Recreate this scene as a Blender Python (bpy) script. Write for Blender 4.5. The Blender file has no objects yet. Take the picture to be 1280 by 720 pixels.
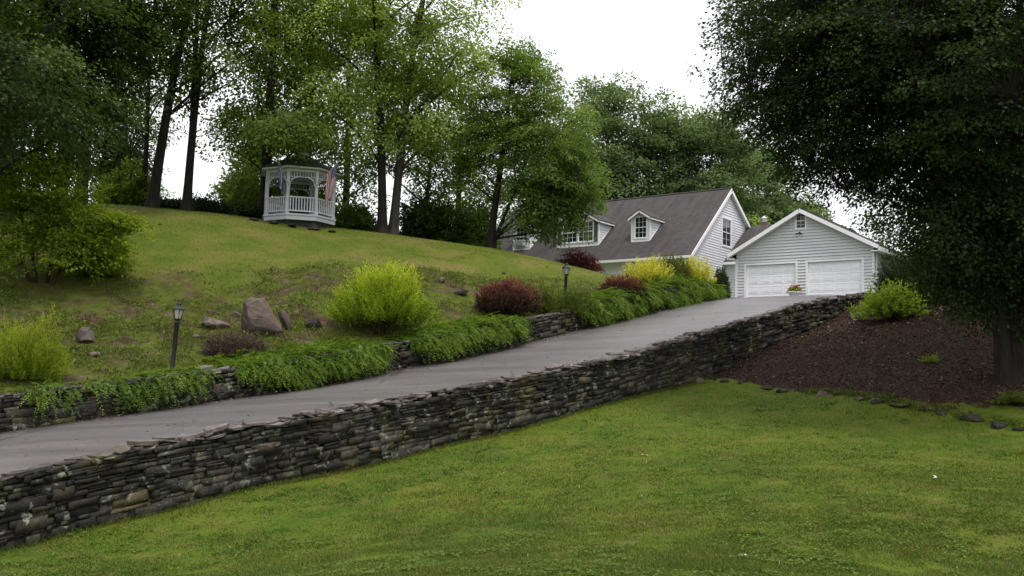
import bpy, math, random
import numpy as np
from mathutils import Vector, Matrix

random.seed(7)
RNG = np.random.default_rng(11)
scene = bpy.context.scene
COL = scene.collection

# ------------------------------------------------------------------ camera
F = 35 / 36 * 1280
PITCH, ROLL, EZ = math.radians(5.5), math.radians(1.3), 1.7
EYE = np.array([0, 0, EZ])
def _rx(a):
    c, s = math.cos(a), math.sin(a); return np.array([[1, 0, 0], [0, c, -s], [0, s, c]])
def _rz(a):
    c, s = math.cos(a), math.sin(a); return np.array([[c, -s, 0], [s, c, 0], [0, 0, 1]])
RC = _rx(math.pi / 2 + PITCH) @ _rz(ROLL)
def P(px, py, Y):
    d = RC @ np.array([(px - 640) / F, (360 - py) / F, -1]); return d / d[1] * Y + EYE
def ray(px, py):
    return RC @ np.array([(px - 640) / F, (360 - py) / F, -1])

cam = bpy.data.cameras.new('camera'); cam.lens = 35; cam.sensor_width = 36; cam.clip_end = 2000; cam.clip_start = .1
co = bpy.data.objects.new('camera', cam); COL.objects.link(co)
M4 = Matrix([list(RC[0]) + [0], list(RC[1]) + [0], list(RC[2]) + [EZ], [0, 0, 0, 1]]); co.matrix_world = M4
scene.camera = co

# ------------------------------------------------------------------ frame along the near wall
O = P(0, 600, 18)[:2]; _e = P(1065, 371, 46)[:2] - O; LW = float(np.linalg.norm(_e)); U = _e / LW; N = np.array([-U[1], U[0]])
W = 5.2
def xy(s, v):
    s = np.asarray(s, float); v = np.asarray(v, float)
    return O[0] + U[0] * s + N[0] * v, O[1] + U[1] * s + N[1] * v
def sv(p):
    d = np.array(p[:2]) - O; return float(d @ U), float(d @ N)
def on_line(px, py, v=0.):
    a = P(px, py, 1.) - EYE; Y = (v + O @ N) / (a[:2] @ N); return a * Y + EYE

# ------------------------------------------------------------------ noise
def _hash(ix, iy, iz, seed):
    h = (ix.astype(np.int64) * 374761393 + iy.astype(np.int64) * 668265263 + iz.astype(np.int64) * 2147483647 + seed * 974634777) & 0xffffffff
    h = ((h ^ (h >> 13)) * 1274126177) & 0xffffffff
    return ((h ^ (h >> 16)) & 0xffff) / 65535.
def vnoise(x, y, z, seed=0):
    x, y, z = np.broadcast_arrays(np.asarray(x, float), np.asarray(y, float), np.asarray(z, float))
    ix, iy, iz = np.floor(x), np.floor(y), np.floor(z); fx, fy, fz = x - ix, y - iy, z - iz
    fx, fy, fz = [t * t * (3 - 2 * t) for t in (fx, fy, fz)]
    r = 0
    for a in (0, 1):
        for b in (0, 1):
            for c in (0, 1):
                w = (fx if a else 1 - fx) * (fy if b else 1 - fy) * (fz if c else 1 - fz)
                r = r + w * _hash(ix + a, iy + b, iz + c, seed)
    return r * 2 - 1
def fbm(x, y, z=0., seed=0, oct=4):
    r, a, t = 0, 1., 0
    for k in range(oct):
        r = r + a * vnoise(np.asarray(x) * 2 ** k, np.asarray(y) * 2 ** k, np.asarray(z) * 2 ** k, seed + k); t += a; a *= .5
    return r / t * 1.6
def sstep(a, b, x):
    t = np.clip((np.asarray(x, float) - a) / (b - a), 0, 1); return t * t * (3 - 2 * t)

# ------------------------------------------------------------------ terrain heights
TOP = [(0, 600), (60, 583), (147, 560), (200, 549), (300, 530), (400, 515), (500, 499), (540, 492), (640, 474), (690, 462), (800, 434), (900, 408), (960, 390), (1000, 382), (1065, 371)]
_S, _Z = [], []
for q in TOP:
    p = on_line(*q); _S.append(sv(p)[0]); _Z.append(p[2])
_S, _Z = np.array(_S), np.array(_Z)
# smooth polynomial-ish profile of the drive (its near edge), continued both ways
_k = np.polyfit(_S, _Z - .13, 4)
def drive_near(s):
    s = np.asarray(s, float)
    base = np.polyval(_k, np.clip(s, 0, 37.4))
    lo = np.polyval(_k, 0.) + np.minimum(s, 0) * .16
    hi = np.interp(s, [36.5, 39, 42, 46, 60, 200], [np.polyval(_k, 36.5), 6.28, 6.46, 6.55, 6.62, 6.7])
    w = sstep(34.5, 37.2, s)
    return np.where(s < 0, np.maximum(lo, -3), base * (1 - w) + hi * w)
def drive_cross(s):
    return np.interp(s, [-10, 2, 6, 11, 14, 24, 33, 40, 44], [.3, .26, .17, .18, .3, .42, .44, .12, 0])
def drive_z(s, v):
    t = np.clip(np.asarray(v, float) / W, -.1, 1.05)
    return drive_near(s) + drive_cross(s) * t - .04 * (2 * t - 1) ** 2 + .02
def wall_top(s):
    return drive_near(s) + .13

def tps_fit(pts, z, lam=.02):
    n = len(pts); d = np.linalg.norm(pts[:, None] - pts[None], axis=2); K = np.where(d > 0, d * d * np.log(d + 1e-9), 0)
    A = np.zeros((n + 3, n + 3)); A[:n, :n] = K + lam * np.eye(n) * n; A[:n, n] = 1; A[:n, n + 1:] = pts; A[n, :n] = 1; A[n + 1:, :n] = pts.T
    w = np.linalg.solve(A, np.concatenate([z, [0, 0, 0]])); return pts, w
def tps_eval(m, q):
    pts, w = m; out = np.zeros(len(q))
    for i in range(0, len(q), 20000):
        qq = q[i:i + 20000]; d = np.linalg.norm(qq[:, None] - pts[None], axis=2)
        K = np.where(d > 0, d * d * np.log(d + 1e-9), 0); out[i:i + 20000] = K @ w[:-3] + w[-3] + qq @ w[-2:]
    return out
def _ctl(lst):
    a = np.array([P(*q) for q in lst]); return a
# lower lawn
BOT = [(0, 692), (100, 664), (200, 640), (300, 614), (400, 596), (500, 573), (560, 557), (640, 540), (700, 522), (760, 505), (830, 487), (880, 474), (930, 450), (980, 425), (1040, 400)]
low = [on_line(*q, -.3) for q in BOT]
low += list(_ctl([(640, 720, 10), (100, 730, 14.8), (-150, 720, 14), (1280, 720, 11.5), (1280, 620, 16.5), (1000, 620, 17), (975, 487, 33.3), (1070, 497, 30), (1180, 518, 27.5), (1280, 535, 25.5),
                  (1255, 484, 28), (1110, 405, 38.5), (1180, 402, 37), (1280, 402, 36), (1000, 440, 36.3), (1420, 480, 30), (1500, 620, 18), (1120, 455, 33.5)]))
for s_, v_ in ((38.5, -.3), (42, -.3), (46, -.3), (42, -3), (50, -3)):
    x, y = xy(s_, v_); low.append(np.array([x, y, float(drive_near(s_))]))
for x, y, z in ((0, 0, 0.05), (0, -25, -.5), (-20, 0, -1.6), (20, -5, .4), (40, 30, 4.), (45, 50, 6.5), (-25, 12, -2.6), (30, 45, 6.0)):
    low.append(np.array([x, y, z]))
low = np.array(low); M_LOW = tps_fit(low[:, :2], low[:, 2], .004)
# upper hill
WT = .82
up = []
for s_ in np.arange(-4, 33, 2.5):
    x, y = xy(s_, W + .8); up.append([x, y, float(drive_z(s_, W)) + WT - .04])
up += [list(p) for p in _ctl([(60, 440, 28), (200, 432, 30), (325, 420, 32), (450, 412, 34), (560, 402, 36), (620, 390, 38), (700, 372, 40.5),
    (30, 400, 31.5), (130, 385, 33), (250, 372, 35.2), (330, 368, 35.8), (420, 352, 37.5), (560, 366, 38.6), (640, 360, 40.5),
    (200, 320, 39.5), (350, 325, 41), (500, 336, 42), (620, 345, 43), (700, 350, 43.5),
    (40, 300, 39), (100, 262, 44), (180, 261, 46.5), (250, 266, 48), (375, 281, 49.5), (480, 292, 50.5), (600, 309, 51), (640, 316, 50.5), (700, 328, 48.5), (755, 345, 46)])]
for s_, v_, z_ in ((36, 8, 6.45), (36, 12, 6.55), (41, 8, 6.5), (41, 14, 6.55), (41, 22, 6.7), (46, 30, 7), (44, 4, 6.5), (55, 0, 6.6), (60, 15, 6.6), (60, 30, 7)):
    x, y = xy(s_, v_); up.append([x, y, z_])
for x, y, z in ((-10, 62, 9.6), (-25, 60, 9.8), (-40, 45, 9.), (-30, 30, 4.5), (0, 70, 8.8), (-20, 80, 8.5), (10, 85, 7.5), (40, 80, 7.), (-50, 80, 8), (-28, 20, 1.2)):
    up.append([x, y, z])
up = np.array(up); M_UP = tps_fit(up[:, :2], up[:, 2], .003)

class Table:
    def __init__(s, m, x0, x1, y0, y1, st):
        s.m, s.x0, s.y0, s.x1, s.y1, s.st = m, x0, y0, x1, y1, st
        gx, gy = np.arange(x0, x1 + st, st), np.arange(y0, y1 + st, st); A, B = np.meshgrid(gx, gy, indexing='ij'); s.z = tps_eval(m, np.stack([A.ravel(), B.ravel()], 1)).reshape(A.shape)
    def __call__(s, x, y):
        i = (x - s.x0) / s.st; j = (y - s.y0) / s.st; ok = (i >= 0) & (j >= 0) & (i < s.z.shape[0] - 1) & (j < s.z.shape[1] - 1)
        i0, j0 = np.clip(i.astype(int), 0, s.z.shape[0] - 2), np.clip(j.astype(int), 0, s.z.shape[1] - 2); fi, fj = np.clip(i - i0, 0, 1), np.clip(j - j0, 0, 1)
        z = s.z[i0, j0] * (1 - fi) * (1 - fj) + s.z[i0 + 1, j0] * fi * (1 - fj) + s.z[i0, j0 + 1] * (1 - fi) * fj + s.z[i0 + 1, j0 + 1] * fi * fj
        if (~ok).any(): z[~ok] = tps_eval(s.m, np.stack([x[~ok], y[~ok]], 1))
        return z
T_LOW = Table(M_LOW, -40, 40, -20, 70, .5); T_UP = Table(M_UP, -60, 45, -5, 100, .5)
def apron_edge(s):      # how far the paved apron spreads beyond the drive's far edge, by the house
    return np.interp(s, [32.5, 34.5, 37, 40, 60], [0, .6, 2.2, 9, 9])
def ground_z(x, y, rough=True):
    x = np.atleast_1d(np.asarray(x, float)); y = np.atleast_1d(np.asarray(y, float))
    s = (x - O[0]) * U[0] + (y - O[1]) * U[1]; v = (x - O[0]) * N[0] + (y - O[1]) * N[1]
    zl, zu, zd = T_LOW(x, y), T_UP(x, y), drive_z(s, np.clip(v, 0, W)) - .05
    r = np.hypot(x, y - 25)
    far = sstep(55, 120, r)
    zl = zl * (1 - far) + (np.clip(zl, -4, 8)) * far * (1 - sstep(100, 300, r)) ; zu = zu * (1 - far) + np.clip(zu, 2, 9) * far * (1 - sstep(110, 320, r))
    if rough:
        bank = sstep(W + .3, W + 2, v) * sstep(4.5, 10, v - W + 3) * (1 - sstep(W + 8, W + 12, v)) * (1 - sstep(26, 31, s))
        zu = zu + bank * (fbm(x * .55, y * .55, 0, 3) * .22 + fbm(x * 1.9, y * 1.9, 0, 5, 3) * .15)
        zu = zu + .03 * fbm(x * .4, y * .4, 0, 9)
        zl = zl + .025 * fbm(x * .5, y * .5, 0, 21)
    z = np.where(v < -.18, zl, np.where(v > W + .16, zu, zd))
    # beyond the wall's end everything meets at drive level
    e = sstep(37.6, 39.5, s) * (1 - sstep(1.5, 5, np.abs(v - W / 2) - W / 2))
    z = z * (1 - e) + (drive_z(s, v) - .05) * e
    ap = apron_edge(s); inap = (v > W - .1) & (v < W + ap + .5) & (s > 32.5)
    z = np.where(inap, np.minimum(z, drive_z(s, W) - .05), z)
    return z
def gz(x, y): return float(ground_z(x, y)[0])
def at(px, Y, dz=0.):
    """a point standing on the ground, seen in the column px at depth Y"""
    x, y = P(px, 400, Y)[:2]
    for _ in range(2):
        z = float(ground_z(x, y, False)[0]); c = RC.T @ (np.array([x, y, z]) - EYE); cur = 640 + F * c[0] / -c[2]
        x += (px - cur) / F * Y
    return np.array([x, y, gz(x, y) + dz])

# ------------------------------------------------------------------ object helpers
def tag(o, label=None, cat=None, group=None, kind=None):
    if label: o['label'] = label
    if cat: o['category'] = cat
    if group: o['group'] = group
    if kind: o['kind'] = kind
    return o
def empty(name, loc=(0, 0, 0), rz=0., label=None, cat=None, group=None):
    o = bpy.data.objects.new(name, None); COL.objects.link(o); o.empty_display_size = .2
    o.location = loc; o.rotation_euler = (0, 0, rz); return tag(o, label, cat, group)
def mesh_np(name, V, Fc, mat, parent=None, smooth=False, attr=None, k=None):
    """V (n,3), Fc (m,k) faces of one size"""
    V = np.asarray(V, np.float32); Fc = np.asarray(Fc, np.int32); k = Fc.shape[1]
    me = bpy.data.meshes.new(name); me.vertices.add(len(V)); me.vertices.foreach_set('co', V.ravel())
    me.loops.add(Fc.size); me.loops.foreach_set('vertex_index', Fc.ravel())
    me.polygons.add(len(Fc)); me.polygons.foreach_set('loop_start', np.arange(0, Fc.size, k, dtype=np.int32))
    try: me.polygons.foreach_set('loop_total', np.full(len(Fc), k, np.int32))
    except Exception: pass
    if smooth: me.polygons.foreach_set('use_smooth', np.ones(len(Fc), bool))
    if attr:
        for an, av in attr.items():
            a = me.attributes.new(an, 'FLOAT', 'POINT'); a.data.foreach_set('value', np.asarray(av, np.float32))
    me.materials.append(mat); me.update(calc_edges=True); me.validate()
    o = bpy.data.objects.new(name, me); COL.objects.link(o)
    if parent: o.parent = parent
    return o

class MB:
    """collects shapes into ONE mesh"""
    def __init__(s): s.v = []; s.f = []
    def add(s, vs, fs):
        b = len(s.v); s.v += [tuple(map(float, p)) for p in vs]; s.f += [tuple(b + i for i in f) for f in fs]; return s
    def box(s, x0, x1, y0, y1, z0, z1):
        return s.add([(x0, y0, z0), (x1, y0, z0), (x1, y1, z0), (x0, y1, z0), (x0, y0, z1), (x1, y0, z1), (x1, y1, z1), (x0, y1, z1)],
                     [(0, 3, 2, 1), (4, 5, 6, 7), (0, 1, 5, 4), (1, 2, 6, 5), (2, 3, 7, 6), (3, 0, 4, 7)])
    def obox(s, c, ax, ay, az):
        c, ax, ay, az = map(np.array, (c, ax, ay, az)); vs = []
        for dz in (-1, 1):
            for dx, dy in ((-1, -1), (1, -1), (1, 1), (-1, 1)): vs.append(c + ax * dx + ay * dy + az * dz)
        return s.add(vs, [(0, 3, 2, 1), (4, 5, 6, 7), (0, 1, 5, 4), (1, 2, 6, 5), (2, 3, 7, 6), (3, 0, 4, 7)])
    def bar(s, p, q, w, h, upv=(0, 0, 1)):
        p, q = np.array(p, float), np.array(q, float); d = q - p; L = np.linalg.norm(d); d /= L
        side = np.cross(d, upv); side /= np.linalg.norm(side) + 1e-9; u2 = np.cross(side, d)
        return s.obox((p + q) / 2, d * L / 2, side * w / 2, u2 * h / 2)
    def tube(s, pts, rad, n=8, cap=True):
        pts = [np.array(p, float) for p in pts]
        if not hasattr(rad, '__len__'): rad = [rad] * len(pts)
        ref = None; rings = []
        for i, p in enumerate(pts):
            d = pts[min(i + 1, len(pts) - 1)] - pts[max(i - 1, 0)]; d = d / (np.linalg.norm(d) + 1e-9)
            if ref is None: ref = np.cross(d, (0, 0, 1)) if abs(d[2]) < .9 else np.cross(d, (1, 0, 0))
            ref = ref - d * (ref @ d); ref /= np.linalg.norm(ref) + 1e-9; b = np.cross(d, ref)
            rings.append([p + rad[i] * (math.cos(2 * math.pi * k / n) * ref + math.sin(2 * math.pi * k / n) * b) for k in range(n)])
        vs = [v for r in rings for v in r]; fs = []
        for i in range(len(pts) - 1):
            for k in range(n):
                a, b_ = i * n + k, i * n + (k + 1) % n; fs.append((a, b_, b_ + n, a + n))
        if cap: fs += [tuple(range(n - 1, -1, -1)), tuple((len(pts) - 1) * n + k for k in range(n))]
        return s.add(vs, fs)
    def lathe(s, prof, n=16, c=(0, 0, 0), rot=0.):
        vs = []; fs = []
        for r, z in prof:
            for k in range(n):
                a = 2 * math.pi * k / n + rot; vs.append((c[0] + r * math.cos(a), c[1] + r * math.sin(a), c[2] + z))
        for i in range(len(prof) - 1):
            for k in range(n):
                a, b = i * n + k, i * n + (k + 1) % n; fs.append((a, b, b + n, a + n))
        fs.append(tuple(range(n - 1, -1, -1))); fs.append(tuple((len(prof) - 1) * n + k for k in range(n)))
        return s.add(vs, fs)
    def build(s, name, mat, parent=None, smooth=False, bevel=0.):
        me = bpy.data.meshes.new(name); me.from_pydata(s.v, [], s.f); me.materials.append(mat); me.update()
        o = bpy.data.objects.new(name, me); COL.objects.link(o)
        if smooth:
            for p in me.polygons: p.use_smooth = True
        if parent: o.parent = parent
        if bevel:
            m = o.modifiers.new('bevel', 'BEVEL'); m.width = bevel; m.segments = 2; m.limit_method = 'ANGLE'
        return o

# ------------------------------------------------------------------ materials
def new_mat(name):
    m = bpy.data.materials.new(name); m.use_nodes = True; nt = m.node_tree; nt.nodes.clear()
    out = nt.nodes.new('ShaderNodeOutputMaterial'); return m, nt, out
class NT:
    def __init__(s, nt): s.nt = nt
    def n(s, t, **kw):
        nd = s.nt.nodes.new(t)
        for k, v in kw.items(): setattr(nd, k, v)
        return nd
    def l(s, a, b): s.nt.links.new(a, b)
    def pos(s): return s.n('ShaderNodeNewGeometry').outputs['Position']
    def obj(s): return s.n('ShaderNodeTexCoord').outputs['Object']
    def noise(s, vec, scale, detail=4, rough=.55, dist=0.):
        nd = s.n('ShaderNodeTexNoise'); nd.inputs['Scale'].default_value = scale; nd.inputs['Detail'].default_value = detail
        nd.inputs['Roughness'].default_value = rough; nd.inputs['Distortion'].default_value = dist
        if vec is not None: s.l(vec, nd.inputs['Vector'])
        return nd.outputs['Fac']
    def ramp(s, fac, stops):
        nd = s.n('ShaderNodeValToRGB'); cr = nd.color_ramp
        while len(cr.elements) < len(stops): cr.elements.new(.5)
        for e, (p, c) in zip(cr.elements, stops):
            e.position = p; e.color = (*c, 1) if hasattr(c, '__len__') else (c, c, c, 1)
        s.l(fac, nd.inputs['Fac']); return nd.outputs['Color']
    def mix(s, fac, a, b, mode='MIX'):
        nd = s.n('ShaderNodeMix', data_type='RGBA', blend_type=mode)
        if isinstance(fac, (int, float)): nd.inputs[0].default_value = fac
        else: s.l(fac, nd.inputs[0])
        for i, c in ((6, a), (7, b)):
            if isinstance(c, tuple): nd.inputs[i].default_value = (*c, 1)
            else: s.l(c, nd.inputs[i])
        return nd.outputs[2]
    def math(s, op, a, b=0.):
        nd = s.n('ShaderNodeMath', operation=op)
        for i, c in ((0, a), (1, b)):
            if isinstance(c, (int, float)): nd.inputs[i].default_value = c
            else: s.l(c, nd.inputs[i])
        return nd.outputs[0]
    def attr(s, name):
        nd = s.n('ShaderNodeAttribute'); nd.attribute_name = name; return nd.outputs['Fac']
    def island(s): return s.n('ShaderNodeNewGeometry').outputs['Random Per Island']
    def bump(s, h, strength=.5, dist=.02):
        nd = s.n('ShaderNodeBump'); nd.inputs['Strength'].default_value = strength; nd.inputs['Distance'].default_value = dist
        s.l(h, nd.inputs['Height']); return nd.outputs['Normal']
    def bsdf(s, col, rough=.8, spec=.3, normal=None, metal=0.):
        nd = s.n('ShaderNodeBsdfPrincipled'); nd.inputs['Metallic'].default_value = metal
        nd.inputs['Specular IOR Level'].default_value = spec
        if isinstance(rough, (int, float)): nd.inputs['Roughness'].default_value = rough
        else: s.l(rough, nd.inputs['Roughness'])
        if isinstance(col, tuple): nd.inputs['Base Color'].default_value = (*col, 1)
        else: s.l(col, nd.inputs['Base Color'])
        if normal is not None: s.l(normal, nd.inputs['Normal'])
        return nd.outputs[0]

def grass_colour(t, pos):
    """shared by the turf and its blades: patches of green, olive and straw"""
    a = t.noise(pos, .35, 3, .6); b = t.noise(pos, 1.7, 4, .65); c = t.noise(pos, 9., 3, .6)
    col = t.ramp(a, [(.36, (.056, .096, .008)), (.5, (.080, .116, .010)), (.66, (.104, .124, .014))])
    col = t.mix(t.ramp(b, [(.48, 0.), (.72, .65)]), col, (.150, .125, .036))
    col = t.mix(t.ramp(b, [(.26, .5), (.42, 0.)]), col, (.038, .080, .007))
    col = t.mix(t.ramp(c, [(.52, 0.), (.72, .4)]), col, (.05, .088, .010))
    return col
def m_ground():
    m, nt, out = new_mat('ground'); t = NT(nt); pos = t.pos()
    g = grass_colour(t, pos)
    # upper hill: drier, more olive
    dry = t.ramp(t.noise(pos, .5, 4, .6), [(.35, (.070, .104, .012)), (.52, (.102, .120, .018)), (.72, (.155, .130, .044))])
    g = t.mix(t.attr('upper'), g, dry)
    bare = t.ramp(t.noise(pos, 2.2, 5, .65), [(.3, (.026, .018, .010)), (.55, (.08, .056, .032)), (.75, (.16, .122, .08))])
    weeds = t.ramp(t.noise(pos, 3.1, 5, .7), [(.35, (.036, .052, .008)), (.6, (.085, .10, .016)), (.8, (.15, .14, .035))])
    bank = t.mix(t.ramp(t.noise(pos, .8, 5, .7), [(.49, 0.), (.57, 1.)]), weeds, bare)
    g = t.mix(t.attr('bank'), g, bank)
    mul = t.ramp(t.noise(pos, 14, 4, .7), [(.3, (.010, .006, .004)), (.55, (.042, .024, .016)), (.8, (.10, .062, .042))])
    mf = t.math('ADD', t.attr('mulch'), t.math('MULTIPLY', t.math('SUBTRACT', t.noise(pos, 1.6, 5, .75), .5), 1.5))
    g = t.mix(t.ramp(mf, [(.42, 0.), (.58, 1.)]), g, mul)
    h = t.noise(pos, 26, 4, .7)
    t.l(t.bsdf(g, .95, .1, t.bump(h, .7, .05)), out.inputs[0]); return m
def m_blade(upper=0.):
    m, nt, out = new_mat('grass_blade'); t = NT(nt); pos = t.pos(); g = grass_colour(t, pos)
    if upper: g = t.mix(upper, g, t.ramp(t.noise(pos, .5, 4, .6), [(.35, (.072, .106, .012)), (.52, (.104, .122, .019)), (.72, (.158, .134, .046))]))
    g = t.mix(t.ramp(t.island(), [(.0, .55), (.35, 0.)]), g, (.03, .055, .006)); g = t.mix(t.ramp(t.island(), [(.55, 0.), (1., .65)]), g, (.16, .195, .035))
    g = t.mix(t.math('GREATER_THAN', t.island(), .9988), g, (.5, .5, .42))
    d = t.bsdf(g, .7, .25); tr = t.n('ShaderNodeBsdfTranslucent'); t.l(g, tr.inputs[0])
    mx = t.n('ShaderNodeMixShader'); mx.inputs[0].default_value = .35; t.l(d, mx.inputs[1]); t.l(tr.outputs[0], mx.inputs[2]); t.l(mx.outputs[0], out.inputs[0]); return m
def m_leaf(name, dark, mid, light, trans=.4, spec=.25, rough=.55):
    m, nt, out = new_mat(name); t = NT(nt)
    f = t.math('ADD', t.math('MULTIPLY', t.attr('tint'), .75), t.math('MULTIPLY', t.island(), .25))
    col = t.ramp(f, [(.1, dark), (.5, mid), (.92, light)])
    d = t.bsdf(col, rough, spec); tr = t.n('ShaderNodeBsdfTranslucent')
    t.l(t.mix(.5, col, t.mix(1., col, (1.7, 1.6, .7), 'MULTIPLY')), tr.inputs[0])
    mx = t.n('ShaderNodeMixShader'); mx.inputs[0].default_value = trans; t.l(d, mx.inputs[1]); t.l(tr.outputs[0], mx.inputs[2]); t.l(mx.outputs[0], out.inputs[0]); return m
def m_bark(name, a, b, scale=6.):
    m, nt, out = new_mat(name); t = NT(nt); o = t.obj()
    mp = t.n('ShaderNodeMapping'); mp.inputs['Scale'].default_value = (1, 1, .22); t.l(o, mp.inputs['Vector'])
    n = t.noise(mp.outputs[0], scale * 2, 5, .7); col = t.ramp(n, [(.3, a), (.7, b)])
    col = t.mix(t.ramp(t.noise(o, 1.3, 3), [(.55, 0.), (.75, .5)]), col, tuple(np.array(b) * 1.4))
    t.l(t.bsdf(col, .95, .1, t.bump(n, .9, .06)), out.inputs[0]); return m
def m_stone(name, cols, lichen=.5, scale=1.):
    m, nt, out = new_mat(name); t = NT(nt); pos = t.pos()
    col = t.ramp(t.island(), cols)
    n1 = t.noise(pos, 7 * scale, 5, .7); col = t.mix(t.ramp(n1, [(.35, .7), (.6, 0.)]), col, tuple(np.array(cols[0][1]) * .5))
    n3 = t.noise(pos, 30 * scale, 4, .7); col = t.mix(t.ramp(n3, [(.5, 0.), (.8, .45)]), col, (.2, .185, .16))
    if lichen:
        l1 = t.noise(pos, 3.2 * scale, 4, .65, .4); l2 = t.noise(pos, .45, 2)
        lf = t.math('MULTIPLY', t.ramp(l1, [(.58, 0.), (.63, .85)]), t.ramp(l2, [(.36, .15), (.58, lichen)]))
        st = t.noise(pos, .55, 4, .65); col = t.mix(t.ramp(st, [(.42, .75), (.56, 0.)]), col, (.016, .015, .013))
        col = t.mix(lf, col, t.ramp(t.noise(pos, 5.), [(.4, (.2, .215, .15)), (.6, (.33, .34, .27))]))
        mo = t.math('MULTIPLY', t.ramp(t.noise(pos, 1.1, 4, .6), [(.54, 0.), (.7, .65)]), .8); col = t.mix(mo, col, (.075, .07, .012))
        ye = t.math('MULTIPLY', t.ramp(t.noise(pos, 1.9, 3, .6), [(.66, 0.), (.74, .6)]), .8); col = t.mix(ye, col, (.16, .115, .02))
    h = t.math('ADD', t.math('MULTIPLY', n1, .7), t.math('MULTIPLY', n3, .4))
    t.l(t.bsdf(col, .88, .2, t.bump(h, .8, .014)), out.inputs[0]); return m
def m_plain(name, col, rough=.6, spec=.3, var=.12, scale=3., metal=0., bump=0.):
    m, nt, out = new_mat(name); t = NT(nt); o = t.obj(); n = t.noise(o, scale, 5, .65)
    c = np.array(col); cc = t.ramp(n, [(.25, tuple(c * (1 - var))), (.75, tuple(np.minimum(c * (1 + var), 1)))])
    t.l(t.bsdf(cc, rough, spec, t.bump(n, bump, .02) if bump else None, metal), out.inputs[0]); return m
def m_drive():
    m, nt, out = new_mat('asphalt'); t = NT(nt); pos = t.pos()
    rot = t.n('ShaderNodeMapping'); rot.inputs['Rotation'].default_value = (0, 0, -math.atan2(U[1], U[0])); rot.inputs['Scale'].default_value = (.12, 1., 1); t.l(pos, rot.inputs['Vector'])
    a = t.noise(rot.outputs[0], 1.4, 5, .6); b = t.noise(pos, 90, 3, .7); c = t.noise(pos, .7, 4)
    col = t.ramp(a, [(.3, (.064, .057, .057)), (.52, (.120, .105, .102)), (.75, (.19, .168, .160))])
    col = t.mix(t.ramp(c, [(.4, .35), (.6, 0.)]), col, (.135, .125, .135))
    col = t.mix(t.ramp(b, [(.45, .25), (.7, 0.)]), col, (.07, .065, .07)); col = t.mix(t.ramp(b, [(.6, 0.), (.8, .3)]), col, (.34, .32, .31))
    dm = t.noise(pos, 9., 5, .75); col = t.mix(t.ramp(dm, [(.4, .35), (.55, 0.)]), col, (.06, .056, .058)); col = t.mix(t.ramp(dm, [(.6, 0.), (.75, .3)]), col, (.24, .22, .21))
    wv = t.n('ShaderNodeMapping'); wa = t.n('ShaderNodeMix', data_type='VECTOR'); wa.inputs[0].default_value = .25; nz_ = t.n('ShaderNodeTexNoise'); nz_.inputs['Scale'].default_value = .9; t.l(pos, nz_.inputs['Vector']); t.l(pos, wa.inputs[4]); t.l(nz_.outputs['Color'], wa.inputs[5])
    vo = t.n('ShaderNodeTexVoronoi', feature='DISTANCE_TO_EDGE'); vo.inputs['Scale'].default_value = .28; t.l(wa.outputs[1], vo.inputs['Vector'])
    col = t.mix(t.math('MULTIPLY', t.ramp(vo.outputs['Distance'], [(.004, .7), (.012, 0.)]), t.ramp(t.noise(pos, .4, 2), [(.45, 0.), (.6, 1.)])), col, (.03, .028, .028))
    # darker toward both edges, broken up by noise
    ed = t.math('ADD', t.attr('edge'), t.math('MULTIPLY', t.math('SUBTRACT', t.noise(pos, 2.2, 4), .5), .9))
    col = t.mix(t.ramp(ed, [(.55, 0.), (.95, .65)]), col, (.06, .058, .05))
    t.l(t.bsdf(col, .42, .6, t.bump(t.math('ADD', b, dm), .3, .008)), out.inputs[0]); return m
def m_shingle(name, c0, c1, c2):
    m, nt, out = new_mat(name); t = NT(nt); o = t.obj()
    # rows by height up the slope, tabs along the eave
    br = t.n('ShaderNodeTexBrick'); br.inputs['Scale'].default_value = 1.; br.inputs['Brick Width'].default_value = .33; br.inputs['Row Height'].default_value = .1
    br.inputs['Mortar Size'].default_value = .006; br.inputs['Color1'].default_value = (*c0, 1); br.inputs['Color2'].default_value = (*c1, 1); br.inputs['Mortar'].default_value = (*(np.array(c0) * .55), 1)
    sp = t.n('ShaderNodeSeparateXYZ'); t.l(o, sp.inputs[0]); cb = t.n('ShaderNodeCombineXYZ')
    t.l(t.math('ADD', sp.outputs[0], t.math('MULTIPLY', sp.outputs[1], .31)), cb.inputs[0]); t.l(sp.outputs[2], cb.inputs[1]); t.l(cb.outputs[0], br.inputs['Vector'])
    n = t.noise(o, 1.1, 5, .65); n2 = t.noise(o, 25., 3)
    col = t.mix(t.ramp(n, [(.35, 0.), (.7, .6)]), br.outputs['Color'], c2)
    mp = t.n('ShaderNodeMapping'); mp.inputs['Scale'].default_value = (1.8, .25, .25); t.l(o, mp.inputs['Vector'])
    col = t.mix(t.ramp(t.noise(mp.outputs[0], 1.5, 4), [(.48, 0.), (.72, .55)]), col, tuple(np.array(c0) * .55))
    t.l(t.bsdf(col, .9, .2, t.bump(t.math('ADD', br.outputs['Fac'], n2), .35, .015)), out.inputs[0]); return m
def m_glass():
    m, nt, out = new_mat('window_glass'); t = NT(nt); n = t.noise(t.obj(), 1.2, 2)
    col = t.ramp(n, [(.35, (.012, .013, .018)), (.65, (.04, .042, .05))])
    t.l(t.bsdf(col, .06, .6), out.inputs[0]); return m

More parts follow.
